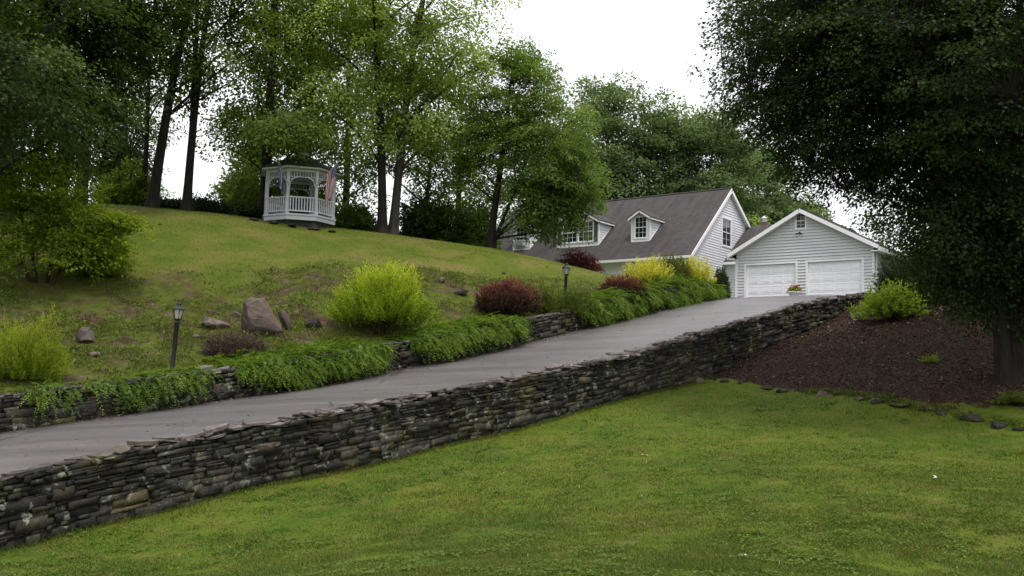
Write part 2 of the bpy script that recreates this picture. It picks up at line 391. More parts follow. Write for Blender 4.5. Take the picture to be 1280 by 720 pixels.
MAT = dict(
    ground=m_ground(), blade=m_blade(), blade_up=m_blade(.85), drive=m_drive(),
    wall=m_stone('wall_stone', [(0., (.016, .015, .013)), (.35, (.032, .031, .026)), (.65, (.05, .048, .04)), (.88, (.08, .073, .055)), (1., (.125, .10, .06))], .8),
    cap=m_stone('cap_stone', [(0., (.10, .083, .083)), (.5, (.175, .146, .142)), (.85, (.24, .20, .19)), (1., (.30, .255, .22))], .35),
    rock=m_stone('field_rock', [(0., (.15, .108, .10)), (.5, (.19, .14, .13)), (1., (.24, .19, .17))], .3, .6),
    gap=m_plain('earth_core', (.012, .011, .009), .95, .1),
    mulch=m_plain('mulch_chip', (.075, .04, .028), .9, .1, .6, 30),
    bark=m_bark('bark', (.012, .010, .008), (.038, .032, .026)), bark_grey=m_bark('grey_bark', (.03, .028, .022), (.085, .075, .062)),
    twig=m_plain('twig', (.05, .035, .024), .9, .1, .3),
    siding=m_plain('vinyl_siding', (.66, .66, .69), .5, .35, .05, 1.2), siding_g=m_plain('grey_siding', (.56, .565, .575), .5, .35, .05, 1.2),
    trim=m_plain('white_trim', (.8, .8, .81), .45, .35, .04), door=m_plain('painted_door', (.84, .84, .87), .4, .4, .03),
    roof=m_shingle('roof_shingle', (.052, .046, .047), (.076, .066, .066), (.086, .075, .075)),
    gaz_roof=m_shingle('shaded_cedar_shingle', (.036, .035, .031), (.055, .052, .045), (.045, .046, .038)),  # gazebo shingle colour darkened to stand in for tree shade
    glass=m_glass(), shutter=m_plain('shutter_paint', (.10, .11, .135), .5, .3), black=m_plain('black_metal', (.012, .012, .013), .45, .4),
    white=m_plain('shaded_white_paint', (.50, .51, .55), .5, .3, .08, 2.), ac=m_plain('ac_grille', (.4, .41, .42), .5), dark=m_plain('dark_interior', (.02, .02, .02), .9),  # gazebo white toned down, tree shade put into the paint colour
    red=m_plain('flag_red', (.26, .03, .04), .8), blue=m_plain('flag_blue', (.03, .055, .23), .8), navy=m_plain('flag_navy', (.02, .03, .10), .8), fwhite=m_plain('flag_white', (.42, .41, .40), .8),
    frost=m_plain('lantern_glass', (.42, .40, .36), .25, .5, .1), pot=m_plain('pot_glaze', (.62, .64, .66), .4), soil=m_plain('potting_soil', (.03, .022, .016), .95),
    brick=m_plain('chimney_brick', (.16, .09, .07), .9, .1, .3, 9), tin=m_plain('tin', (.45, .46, .47), .4, .5, .1, 3, .6),
)
L = {}
L['deep'] = m_leaf('deep_green_leaf', (.022, .042, .007), (.042, .074, .012), (.08, .125, .02))
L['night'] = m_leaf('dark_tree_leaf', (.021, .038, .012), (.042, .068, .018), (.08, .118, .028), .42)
L['left'] = m_leaf('woodland_leaf', (.050, .088, .012), (.115, .178, .022), (.235, .31, .045), .57)
L['maple'] = m_leaf('maple_leaf', (.11, .17, .032), (.225, .31, .068), (.36, .45, .11), .58)
L['mid'] = m_leaf('mid_green_leaf', (.055, .10, .020), (.118, .19, .038), (.22, .30, .062), .55)
L['far'] = m_leaf('hazed_leaf', (.065, .11, .046), (.12, .18, .075), (.19, .26, .11), .52)  # paler leaf colour stands in for haze over the far trees
L['gold'] = m_leaf('gold_leaf', (.09, .15, .011), (.26, .35, .022), (.56, .62, .06), .52)
L['gold2'] = m_leaf('bright_gold_leaf', (.26, .29, .022), (.54, .52, .06), (.84, .80, .20), .48)
L['lime'] = m_leaf('lime_leaf', (.10, .15, .012), (.22, .28, .022), (.38, .43, .05), .52)
L['shade'] = m_leaf('shrub_leaf', (.07, .115, .010), (.17, .24, .020), (.31, .39, .042), .54)
L['jun'] = m_leaf('juniper_leaf', (.042, .085, .009), (.10, .175, .016), (.23, .32, .038), .4)
L['barb'] = m_leaf('barberry_leaf', (.028, .020, .014), (.085, .038, .028), (.34, .10, .09), .4)
L['heath'] = m_leaf('purple_shrub_leaf', (.03, .022, .016), (.085, .055, .045), (.19, .12, .11), .3)
L['jmaple'] = m_leaf('red_maple_leaf', (.04, .016, .016), (.10, .028, .03), (.19, .05, .055), .4)
L['box'] = m_leaf('boxwood_leaf', (.014, .034, .006), (.028, .06, .012), (.055, .10, .022), .3)
L['fern'] = m_leaf('bright_shrub_leaf', (.08, .13, .010), (.17, .25, .02), (.28, .37, .04), .5)
L['grey'] = m_leaf('olive_shrub_leaf', (.045, .066, .012), (.10, .13, .022), (.19, .22, .04), .45)
L['clover'] = m_leaf('clover_leaf', (.052, .092, .009), (.085, .135, .012), (.13, .18, .02), .35)
L['flower'] = m_leaf('petal', (.5, .03, .05), (.6, .10, .14), (.75, .4, .42), .3)
L['wflower'] = m_leaf('white_petal', (.6, .6, .55), (.75, .75, .7), (.8, .8, .78), .3)
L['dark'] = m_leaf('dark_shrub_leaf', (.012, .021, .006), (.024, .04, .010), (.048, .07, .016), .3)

# ------------------------------------------------------------------ ground sheet
def axis(segs):
    out = []
    for a, b, st in segs:
        n = max(1, int(round((b - a) / st))); out += list(a + (b - a) * np.arange(n) / n)
    return np.array(out + [segs[-1][1]])
ss = axis([(-420, -60, 30), (-60, -14, 2.5), (-14, 48, .3), (48, 80, 2), (80, 460, 38)])
vv = axis([(-420, -60, 30), (-60, -26, 2), (-26, -.2, .3), (-.2, -.16, .04), (-.16, W + .12, .44), (W + .12, W + .2, .08), (W + .2, 46, .3), (46, 80, 2), (80, 460, 38)])
SS, VV = np.meshgrid(ss, vv); X, Y_ = xy(SS.ravel(), VV.ravel()); Zg = ground_z(X, Y_)
nx, ny = len(ss), len(vv); idx = np.arange(nx * ny).reshape(ny, nx)
quads = np.stack([idx[:-1, :-1], idx[:-1, 1:], idx[1:, 1:], idx[1:, :-1]], -1).reshape(-1, 4)
BORD = [P(*q) for q in ((868, 478, 35.2), (905, 474, 35.4), (975, 487, 33.3), (1070, 497, 30.2), (1180, 518, 27.6), (1285, 538, 25.4), (1450, 560, 23))]
def border_y(x): return np.interp(x, [p[0] for p in BORD], [p[1] for p in BORD])
def mulch_mask(x, y):
    s = (x - O[0]) * U[0] + (y - O[1]) * U[1]; v = (x - O[0]) * N[0] + (y - O[1]) * N[1]
    return sstep(-.7, .7, y - border_y(x)) * (v < 0) * sstep(20, 23, s) * (1 - sstep(37, 41, s)) * (1 - sstep(24, 30, x))
def bank_mask(x, y):
    s = (x - O[0]) * U[0] + (y - O[1]) * U[1]; v = (x - O[0]) * N[0] + (y - O[1]) * N[1]
    wob = fbm(x * .3, y * .3, 0, 40) * 1.6
    top = np.interp(s, [-10, 5, 12, 18, 24, 29], [13.5, 11.5, 9.3, 7.5, 4., 1.]) + wob
    return sstep(W + .5, W + 2.4, v + wob * .5) * (1 - sstep(W + top - 1.5, W + top + 1.5, v))
VS, VVv = SS.ravel(), VV.ravel()
ground = mesh_np('ground', np.stack([X, Y_, Zg], 1), quads, MAT['ground'], smooth=True,
                 attr=dict(mulch=mulch_mask(X, Y_), bank=bank_mask(X, Y_), upper=sstep(W, W + 4, VVv)))
tag(ground, kind='structure')

# driveway sheet
sd = axis([(-30, -4, 2), (-4, 39, .35), (39, 43.2, .5)]); td = np.linspace(0, 1, 15)
SD, TD = np.meshgrid(sd, td)
v0 = np.where(SD > 38, -.35, .05); v1 = W - .06 + apron_edge(SD)
VD = v0 + (v1 - v0) * TD; xd, yd = xy(SD.ravel(), VD.ravel()); zd = drive_z(SD.ravel(), np.clip(VD.ravel(), 0, W))
zd = zd + .006
n1, n0 = len(sd), len(td); idd = np.arange(n1 * n0).reshape(n0, n1)
qd = np.stack([idd[:-1, :-1], idd[:-1, 1:], idd[1:, 1:], idd[1:, :-1]], -1).reshape(-1, 4)
edge = np.maximum(sstep(.86, 1, TD.ravel()) * (SD.ravel() < 37), sstep(.12, 0, TD.ravel()) * .7 * (SD.ravel() < 37))
tag(mesh_np('driveway', np.stack([xd, yd, zd], 1), qd, MAT['drive'], smooth=True, attr=dict(edge=edge)), kind='structure')

# ------------------------------------------------------------------ foliage
def unit(a): return a / (np.linalg.norm(a, axis=-1, keepdims=True) + 1e-9)
def leaf_mesh(name, pos, axis_, nrm, ln, wd, tint, mat, parent):
    """kite-shaped folded leaves; pos is the leaf base"""
    n = len(pos); a = unit(axis_); b = unit(np.cross(nrm, a)); c = np.cross(a, b)
    ln = np.broadcast_to(ln, (n,))[:, None]; wd = np.broadcast_to(wd, (n,))[:, None]
    V = np.empty((n, 4, 3), np.float32)
    V[:, 0] = pos; V[:, 1] = pos + a * ln * .45 + b * wd * .5 + c * ln * .10; V[:, 2] = pos + a * ln; V[:, 3] = pos + a * ln * .45 - b * wd * .5 + c * ln * .10
    Fq = np.arange(n * 4, dtype=np.int32).reshape(n, 4)
    return mesh_np(name, V.reshape(-1, 3), Fq, mat, parent, attr=dict(tint=np.repeat(np.clip(tint, 0, 1), 4)))
def tubes_np(chains, n=5):
    """chains: list of (pts (k,3), radii (k,)) -> V, F"""
    Vs, Fs, b = [], [], 0
    ang = 2 * np.pi * np.arange(n) / n; ca, sa = np.cos(ang), np.sin(ang)
    for pts, rad in chains:
        k = len(pts); d = np.gradient(pts, axis=0); d = unit(d)
        ref = np.where(np.abs(d[:, 2:3]) < .9, np.cross(d, [0, 0, 1.]), np.cross(d, [1., 0, 0])); 
        r0 = ref[0]
        R_ = []
        for i in range(k):
            r0 = r0 - d[i] * (r0 @ d[i]); r0 = r0 / (np.linalg.norm(r0) + 1e-9); R_.append(r0)
        R_ = np.array(R_); B_ = np.cross(d, R_)
        ring = pts[:, None] + np.asarray(rad)[:, None, None] * (ca[None, :, None] * R_[:, None] + sa[None, :, None] * B_[:, None])
        Vs.append(ring.reshape(-1, 3)); i = np.arange(k - 1)[:, None] * n; j = np.arange(n)[None]
        q = np.stack([i + j, i + (j + 1) % n, i + n + (j + 1) % n, i + n + j], -1).reshape(-1, 4) + b
        Fs.append(q); b += k * n
    return np.concatenate(Vs), np.concatenate(Fs)

def crown_points(rng, ells, n, shell=.5, gap=0., seed=0, gscale=.45):
    vol = np.array([e[3] * e[4] * e[5] * (e[6] if len(e) > 6 else 1) for e in ells]); pts = []
    need = n
    while need > 0:
        m = need * 3 + 20; k = rng.choice(len(ells), m, p=vol / vol.sum()); E_ = np.array([e[:6] for e in ells])[k]
        d = unit(rng.normal(size=(m, 3))); r = rng.random(m) ** shell
        p = E_[:, :3] + d * r[:, None] * E_[:, 3:6]
        nz = fbm(p[:, 0] * gscale, p[:, 1] * gscale, p[:, 2] * gscale * 1.3, seed, 2); p = p[nz > gap - .35]
        pts.append(p[:need]); need -= len(p[:need])
    return np.concatenate(pts)
def make_tree(name, loc, seed, H, r0, ells, nspray, nleaf, leaf, R_, lmat, bmat, label, group=None, droop=.25, lean=(0, 0), gap=-.05, nlimb=16, stems=None, tilt=.45, wratio=.75, flat=.3, cat='tree', rz=0., shell=.5, curve=1.3, limbk=.75):
    rng = np.random.default_rng(seed)
    root = empty(name, loc, rz, label, cat, group)
    C = crown_points(rng, ells, nspray, shell, gap, seed)
    cz = np.average([e[2] for e in ells], weights=[e[3] * e[4] * e[5] for e in ells]); cx = np.average([e[0] for e in ells]); cy = np.average([e[1] for e in ells])
    chains = []; tr_pts = []; tr_r = []
    stems = stems or [((0, 0), (cx + lean[0], cy + lean[1]), H * .93, r0, 0.)]
    for (bx, by), (tx, ty), top, rr, bow in stems:
        k = 16; t = np.linspace(0, 1, k) ** 1.5; w = np.sin(t * np.pi) * bow
        pts = np.stack([bx + (tx - bx) * (t ** curve) + w + .12 * np.sin(t * 7 + seed) * t, by + (ty - by) * (t ** curve) + .12 * np.cos(t * 6 + seed) * t, -.3 + (top + .3) * t], 1)
        rad = rr * (1 - t) ** .8 * .95 + .02; rad = rad * (1 + .75 * np.exp(-(t * top - .1) / .45).clip(0, 1.2))
        chains.append((pts, rad)); tr_pts.append(pts); tr_r.append(rad)
    TP, TR = np.concatenate(tr_pts), np.concatenate(tr_r)
    # primary limbs: farthest-point tips
    sel = [int(rng.integers(len(C)))]; dist = np.linalg.norm(C - C[sel[0]], axis=1)
    for _ in range(min(nlimb, len(C)) - 1):
        j = int(np.argmax(dist)); sel.append(j); dist = np.minimum(dist, np.linalg.norm(C - C[j], axis=1))
    LP = [TP]; LR = [TR]
    zmin = min(e[2] - e[5] for e in ells)
    for j in sel:
        tip = C[j]; hd = np.hypot(TP[:, 0] - tip[0], TP[:, 1] - tip[1]); cost = np.abs(TP[:, 2] - (tip[2] - limbk * hd)) + hd * .5 + 50 * (TP[:, 2] < max(.4, zmin * .55))
        i = int(np.argmin(cost)); st = TP[i]; d = tip - st; ln = np.linalg.norm(d)
        mid = st + d * .5 + np.array([0, 0, ln * .10]) + rng.normal(size=3) * ln * .05
        t = np.linspace(0, 1, 8)[:, None]; pts = (1 - t) ** 2 * st + 2 * t * (1 - t) * mid + t ** 2 * tip
        rad = np.interp(np.linspace(0, 1, 8), [0, 1], [min(TR[i] * .55, .015 + ln * .012), .012]); chains.append((pts, rad)); LP.append(pts); LR.append(rad)
    V1, F1 = tubes_np(chains, 7); LP = np.concatenate(LP); LR = np.concatenate(LR)
    # twigs to every spray
    tw = []
    for c in C:
        d = np.linalg.norm(LP - c, axis=1) + np.maximum(0, LP[:, 2] - c[2]) * .8; i = int(np.argmin(d)); st = LP[i]
        m = (st + c) / 2 + np.array([0, 0, .12 * d[i]]); tw.append((np.array([st, m, c]), np.array([min(.016, LR[i]), .010, .004])))
    V2, F2 = tubes_np(tw, 3)
    mesh_np('trunk', np.concatenate([V1, V2]), np.concatenate([F1, F2 + len(V1)]), bmat, root, smooth=True)
    # sprays of leaves
    n = len(C); out = C - np.array([cx, cy, cz]); out[:, 2] *= .25; out = unit(out + rng.normal(size=(n, 3)) * .35)
    out[:, 2] -= droop; out = unit(out); side = unit(np.cross(out, [0, 0, 1.])); upn = np.cross(side, out)
    m = nleaf; idx = np.repeat(np.arange(n), m); N_ = n * m
    Rr = R_ * (.7 + .6 * rng.random(n)); a = (rng.random(N_) * 1.7 - .8); b = (rng.random(N_) * 2 - 1) * np.sqrt(np.clip(1 - (a * .55) ** 2, 0, 1)) * .8; c = rng.normal(size=N_) * flat
    pos = C[idx] + Rr[idx, None] * (out[idx] * a[:, None] + side[idx] * b[:, None] + upn[idx] * c[:, None]); pos[:, 2] -= Rr[idx] * .22 * np.clip(a, 0, 2) ** 2
    ax = out[idx] * .9 + side[idx] * (b * .9)[:, None] + rng.normal(size=(N_, 3)) * .45; ax[:, 2] -= .15
    nr = upn[idx] + rng.normal(size=(N_, 3)) * tilt
    tint = np.clip(.42 + rng.normal(size=n)[idx] * .16 + rng.normal(size=N_) * .13, 0, 1)
    ls = leaf * (.65 + .7 * rng.random(N_))
    leaf_mesh('crown', pos, ax, nr, ls, ls * wratio, tint, lmat, root)
    return root

def make_bush(name, loc, seed, dims, nst, nleaf, leaf, slen, lmat, label, cat='shrub', group=None, up_=.8, droop=0., wratio=.35, fill=.55, base=.12, irregular=.25, stemr=.012, offset=(0, 0), fan=.6, tint0=.45, stem=True, spread=.5, toptint=0.):
    """dims = half width x, half depth y, height; strands of leaves start inside the dome and point outwards"""
    rng = np.random.default_rng(seed); root = empty(name, loc, 0, label, cat, group)
    rx, ry, h = dims
    d = unit(rng.normal(size=(nst, 3)) * np.array([1, 1, .9])); d[:, 2] = np.abs(d[:, 2]) * 1.05 - .12; d = unit(d)
    r = rng.random(nst) ** fill
    bump = 1 + irregular * fbm(d[:, 0] * 2.3, d[:, 1] * 2.3, d[:, 2] * 2.3, seed, 3)
    c0 = np.array([offset[0], offset[1], base * h]); sc = np.array([rx, ry, h * (1 - base)])
    C = c0 + d * (r * bump)[:, None] * sc
    out = unit(d * np.array([1, 1, .6]) + np.array([0, 0, up_]) + rng.normal(size=(nst, 3)) * fan * .5); out[:, 2] -= droop; out = unit(out)
    L_ = slen * (.6 + .8 * rng.random(nst)); C = C - out * L_[:, None] * .6
    m = nleaf; idx = np.repeat(np.arange(nst), m); N_ = nst * m; t = (np.tile(np.arange(m), nst) + rng.random(N_)) / m
    side = unit(np.cross(out, rng.normal(size=(nst, 3)))); up2 = np.cross(out, side); ph = rng.random(N_) * 2 * np.pi
    rad = side[idx] * np.cos(ph)[:, None] + up2[idx] * np.sin(ph)[:, None]
    pos = C[idx] + out[idx] * (t * L_[idx])[:, None] + rad * (leaf * .15); pos[:, 2] -= droop * .3 * L_[idx] * t ** 2
    ax = out[idx] + rad * spread * 1.4 + rng.normal(size=(N_, 3)) * .15
    nr = np.cross(ax, rng.normal(size=(N_, 3))) * .6 + np.array([0, 0, .6])
    ls = leaf * (.7 + .6 * rng.random(N_)) * (1.1 - .35 * t)
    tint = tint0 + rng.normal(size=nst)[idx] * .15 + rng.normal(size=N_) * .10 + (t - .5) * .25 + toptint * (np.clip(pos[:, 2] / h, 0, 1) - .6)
    pos[:, 2] = np.maximum(pos[:, 2], .02 - .1 * (base < 0))
    leaf_mesh('foliage', pos, ax, nr, ls, ls * wratio, tint, lmat, root)
    if stem:
        ch = []
        for j in rng.choice(nst, min(40, nst), replace=False):
            b0 = np.array([offset[0] * .6 + rng.normal() * rx * .12, offset[1] * .6 + rng.normal() * ry * .12, -.08]); m_ = (b0 + C[j]) / 2 + np.array([0, 0, .1 * h]); ch.append((np.array([b0, m_, C[j]]), np.array([stemr * 1.3, stemr, stemr * .4])))
        V1, F1 = tubes_np(ch, 4); mesh_np('stems', V1, F1, MAT['twig'], root, smooth=True)
    return root

# ------------------------------------------------------------------ dry stone walls
def stone_box(rng, c, ax, ay, az, jit=.14):
    """lumpy block: 3x3x3 lattice with rounded, jittered corners (26 verts)"""
    g = np.array([(i, j, k) for i in (-1, 0, 1) for j in (-1, 0, 1) for k in (-1, 0, 1) if (i, j, k) != (0, 0, 0)], float)
    nn = np.abs(g).sum(1); sc = np.where(nn == 3, 1., np.where(nn == 2, .975, .985)); q = g * sc[:, None]
    q = q + rng.uniform(-jit, jit, q.shape) * np.array([.35, .5, .8])
    q[:, 2] += q[:, 0] * rng.uniform(-.16, .16); q[:, 0] += q[:, 2] * rng.uniform(-.12, .12)
    return c + q[:, :1] * ax + q[:, 1:2] * ay + q[:, 2:3] * az
_lat = [(i, j, k) for i in (-1, 0, 1) for j in (-1, 0, 1) for k in (-1, 0, 1) if (i, j, k) != (0, 0, 0)]
_li = {c: i for i, c in enumerate(_lat)}
SF = []
for ax_ in range(3):
    for sg in (-1, 1):
        o1, o2 = [(1, 2), (2, 0), (0, 1)][ax_]
        for a in (-1, 0):
            for b in (-1, 0):
                f = []
                for da, db in ((0, 0), (1, 0), (1, 1), (0, 1)):
                    c = [0, 0, 0]; c[ax_] = sg; c[o1] = a + da; c[o2] = b + db; f.append(_li[tuple(c)])
                SF.append(f if sg > 0 else f[::-1])
SF = np.array(SF)
def stones_mesh(name, blocks, mat, parent):
    V = np.concatenate(blocks); Fq = (SF[None] + (np.arange(len(blocks)) * 26)[:, None, None]).reshape(-1, 4)
    return mesh_np(name, V, Fq, mat, parent, smooth=False)
def face_frame(s, slope):
    a = np.array([U[0], U[1], slope]); a /= np.linalg.norm(a); return a, np.array([N[0], N[1], 0.])
def dry_wall(root, s0, s1, vface, ztop, zbot, seed, thick, caps=True, hh=(.042, .14), ll=(.14, .66), capn=96, capsize=1.):
    """vface: line of the visible (camera-side) face; rows run parallel to the top"""
    rng = np.random.default_rng(seed); blocks = []
    d = .02
    maxh = 1.9
    while d < maxh:
        h = rng.uniform(*hh) * (1 + .45 * min(d, 1.2))
        s = s0 + rng.uniform(0, .3)
        while s < s1:
            l = rng.uniform(*ll) * rng.choice([.6, 1, 1, 1.25]); sc = min(s + l / 2, s1); wob = .05 * vnoise(sc * .9, d * 1.3, 0, seed) + .03 * vnoise(sc * 2.7, d * 3, 0, seed + 3)
            zt = float(ztop(sc)) - d + wob; zb = float(zbot(sc))
            if zt > zb - .05:
                sl = float(ztop(sc + .3) - ztop(sc - .3)) / .6 * (.75 + .3 * rng.random()) ; a, b = face_frame(sc, sl)
                hs = h * rng.uniform(.7, 1.04)
                x, y = xy(sc, vface + .14 + rng.uniform(-.05, .04)); c = np.array([float(x), float(y), zt - h / 2])
                if rng.random() < .12:   # two thin ones instead of one
                    for q in (-.26, .26): blocks.append(stone_box(rng, c + np.array([0, 0, q * h]), a * (l / 2 * .95), b * .15, np.array([0, 0, hs * .25])))
                else: blocks.append(stone_box(rng, c, a * (l / 2 * rng.uniform(.88, .98)), b * rng.uniform(.13, .17), np.array([0, 0, hs / 2 * 1.0])))
            s += l
        d += h
    for _ in range(int((s1 - s0) * 3.2)):      # bigger blocks spanning two or three courses
        sc = s0 + (s1 - s0) * rng.random() ** 1.25; l = rng.uniform(.32, .8); h = rng.uniform(.13, .23); zt, zb = float(ztop(sc)), float(zbot(sc)); lo, hi_ = zb + h * .35, zt - .22 - h / 2
        if hi_ < lo: continue
        a, b = face_frame(sc, float(ztop(sc + .3) - ztop(sc - .3)) / .6 * rng.uniform(.7, 1.05)); x, y = xy(sc, vface + .115 + rng.uniform(-.02, .02))
        blocks.append(stone_box(rng, np.array([float(x), float(y), lo + (hi_ - lo) * rng.random() ** 1.7]), a * l / 2, b * .16, np.array([0, 0, h / 2]), .17))
    stones_mesh('masonry', blocks, MAT['wall'], root)
    # dark earth core behind the face stones
    mb = MB(); st = np.arange(s0, s1 + .01, .5)
    for i, s in enumerate(st):
        x0, y0 = xy(s, vface + .10); x1, y1 = xy(s, vface + thick); zt, zb = float(ztop(s)) - .1, float(zbot(s)) - .5
        mb.v += [(float(x0), float(y0), zb), (float(x1), float(y1), zb), (float(x1), float(y1), zt), (float(x0), float(y0), zt)]
        if i:
            b = 4 * (i - 1)
            for k in range(4): mb.f.append((b + k, b + 4 + k, b + 4 + (k + 1) % 4, b + (k + 1) % 4))
    mb.f.append((0, 1, 2, 3)); mb.f.append(tuple(4 * (len(st) - 1) + k for k in (3, 2, 1, 0)))
    mb.build('core', MAT['gap'], root)
    # capstones: flat split slabs, one object each, and small slivers between them
    step = (s1 - s0) / capn; rub = MB()
    def slab_poly(mb, c, a, b, up3, l, w, h):
        n = int(rng.integers(5, 8)); th = np.sort((np.arange(n) + rng.uniform(-.33, .33, n)) * 2 * np.pi / n); r = rng.uniform(.8, 1.12, n); k1 = rng.uniform(.9, 1.02, n)
        px_, py_ = np.sign(np.cos(th)) * np.abs(np.cos(th)) ** .7 * r * l, np.sign(np.sin(th)) * np.abs(np.sin(th)) ** .7 * r * w
        bot = [c + a * x + b * y - up3 * h for x, y in zip(px_ * k1, py_ * k1)]; top = [c + a * x + b * y + up3 * h * rng.uniform(.75, 1.1) for x, y in zip(px_, py_)]
        mb.add(bot + top, [tuple(range(n - 1, -1, -1)), tuple(range(n, 2 * n))] + [(i, (i + 1) % n, n + (i + 1) % n, n + i) for i in range(n)])
    def frame(sc, tj, yj):
        sl = float(ztop(sc + .3) - ztop(sc - .3)) / .6 + rng.normal() * tj; a, b = face_frame(sc, sl); yaw = rng.normal() * yj
        a2 = a * math.cos(yaw) + b * math.sin(yaw); b2 = -a * math.sin(yaw) + b * math.cos(yaw); b2 = b2 + np.array([0, 0, rng.normal() * tj]); b2 /= np.linalg.norm(b2); return a2, b2, np.cross(a2, b2)
    for k in range(capn):
        sc = s0 + (k + .5) * step + rng.uniform(-.15, .15) * step; a2, b2, c2 = frame(sc, .09, .3); big = rng.random() < .4
        l = step * rng.uniform(.36, .58) * (1.3 if big else 1) * capsize; w = rng.uniform(.17, .29) * capsize; h = rng.uniform(.013, .026) * (1.8 if big else 1)
        x, y = xy(sc, vface + rng.uniform(.08, .26)); z = float(ztop(sc)) + h + rng.uniform(-.02, .03) + (.05 if rng.random() < .25 else 0)
        mb = MB(); slab_poly(mb, np.zeros(3), a2, b2, c2, l, w, h); o = mb.build('capstone', MAT['cap'], root); o.location = (float(x), float(y), z)
    for k in range(capn * 7):
        sc = rng.uniform(s0, s1); a2, b2, c2 = frame(sc, .16, .8); l = rng.uniform(.08, .26) * capsize
        x, y = xy(sc, vface + rng.uniform(-.02, .45)); slab_poly(rub, np.array([float(x), float(y), float(ztop(sc)) + rng.uniform(-.05, .035)]), a2, b2, c2, l, l * rng.uniform(.45, 1), rng.uniform(.012, .028))
    rub.build('coping_rubble', MAT['cap'], root)
def low_z(s, v=-.25):
    x, y = xy(s, v); return gz(float(x), float(y))
_sg = np.arange(-12, 41, .5); _x, _y = xy(_sg, np.full_like(_sg, -.3)); _lz = ground_z(_x, _y)
near_bot = lambda s: np.interp(s, _sg, _lz)
wn = empty('stone_wall', (0, 0, 0), 0, 'long dry stone retaining wall with loose flat capstones between the drive and the lower lawn', 'wall', None)
dry_wall(wn, -10, 38.6, -.28, lambda s: wall_top(s) - .03, near_bot, 5, .42, capn=98)
far_top = lambda s: drive_z(s, W) + WT * np.interp(s, [-10, 30, 34.5], [1, 1, .55])
wf = empty('stone_wall', (0, 0, 0), 0, 'lower dark stone wall on the uphill side of the drive, draped with juniper', 'wall', None)
dry_wall(wf, -12, 34.3, W - .02, far_top, lambda s: drive_z(s, W) - .02, 9, .55, capn=90, hh=(.06, .12), ll=(.2, .6), capsize=.8)

# ------------------------------------------------------------------ house
AX = np.array([.805, -.593]); BX = np.array([.593, .805]); RZ = math.atan2(AX[1], AX[0])
G0 = P(921, 345, 56)[:2]; HB = G0 - AX * 3.5 + BX * 1.2; HZ = 6.6
house = empty('house', (HB[0], HB[1], HZ), RZ, 'pale clapboard cape house with purple brown roof, dormers and attached two door garage', 'house')
def loc(p):   # world -> house local
    d = np.array(p[:2]) - HB; return np.array([d @ AX, d @ BX, p[2] - HZ])
SLOPE = .857
def roofz(y): return 3.0 + SLOPE * (y + .36)
YR = 5.45; ZR = roofz(YR)
def roof_hit(px, py):
    e = loc(EYE); dw = ray(px, py); d = np.array([dw[:2] @ AX, dw[:2] @ BX, dw[2]])
    t = (3.0 + SLOPE * .36 + SLOPE * e[1] - e[2]) / (d[2] - SLOPE * d[1]); return e + d * t
def plane_hit(px, py, axis_, val):
    e = loc(EYE); dw = ray(px, py); d = np.array([dw[:2] @ AX, dw[:2] @ BX, dw[2]]); t = (val - e[axis_]) / d[axis_]; return e + d * t

def siding(mb, org, xd, nd, spans, z0, z1, holes=(), course=.165, lip=.036):
    """clapboards on a vertical wall; spans(z)->(xa,xb); holes (xa,xb,za,zb)"""
    org, xd, nd = map(lambda q: np.array(q, float), (org, xd, nd))
    zs = sorted(set([round(z0 + i * course, 5) for i in range(int((z1 - z0) / course) + 1)] + [z1] + [h[2] for h in holes if z0 < h[2] < z1] + [h[3] for h in holes if z0 < h[3] < z1]))
    for za, zb in zip(zs[:-1], zs[1:]):
        if zb - za < 1e-4: continue
        fr = lambda z: ((math.ceil((z - z0) / course - 1e-6) * course + z0) - z) / course
        oa = lip * (fr(za) if fr(za) > 1e-4 else 1.); ob = lip * fr(zb)
        a0, b0 = spans(za); a1, b1 = spans(zb)
        if b0 - a0 < .02: continue
        cuts = sorted([(h[0], h[1]) for h in holes if h[2] < (za + zb) / 2 < h[3]])
        segs = []; L0, L1 = a0, a1
        for ha, hb in cuts: segs.append((L0, L1, ha, ha)); L0 = L1 = hb
        segs.append((L0, L1, b0, b1))
        for p0, p1, q0, q1 in segs:
            if q0 - p0 < .01: continue
            pt = lambda x, z, o: org + xd * x + nd * o + np.array([0, 0, z])
            mb.add([pt(p0, za, 0), pt(q0, za, 0), pt(q0, za, oa), pt(p0, za, oa), pt(q1, zb, ob), pt(p1, zb, ob)], [(0, 3, 2, 1), (3, 2, 4, 5)])
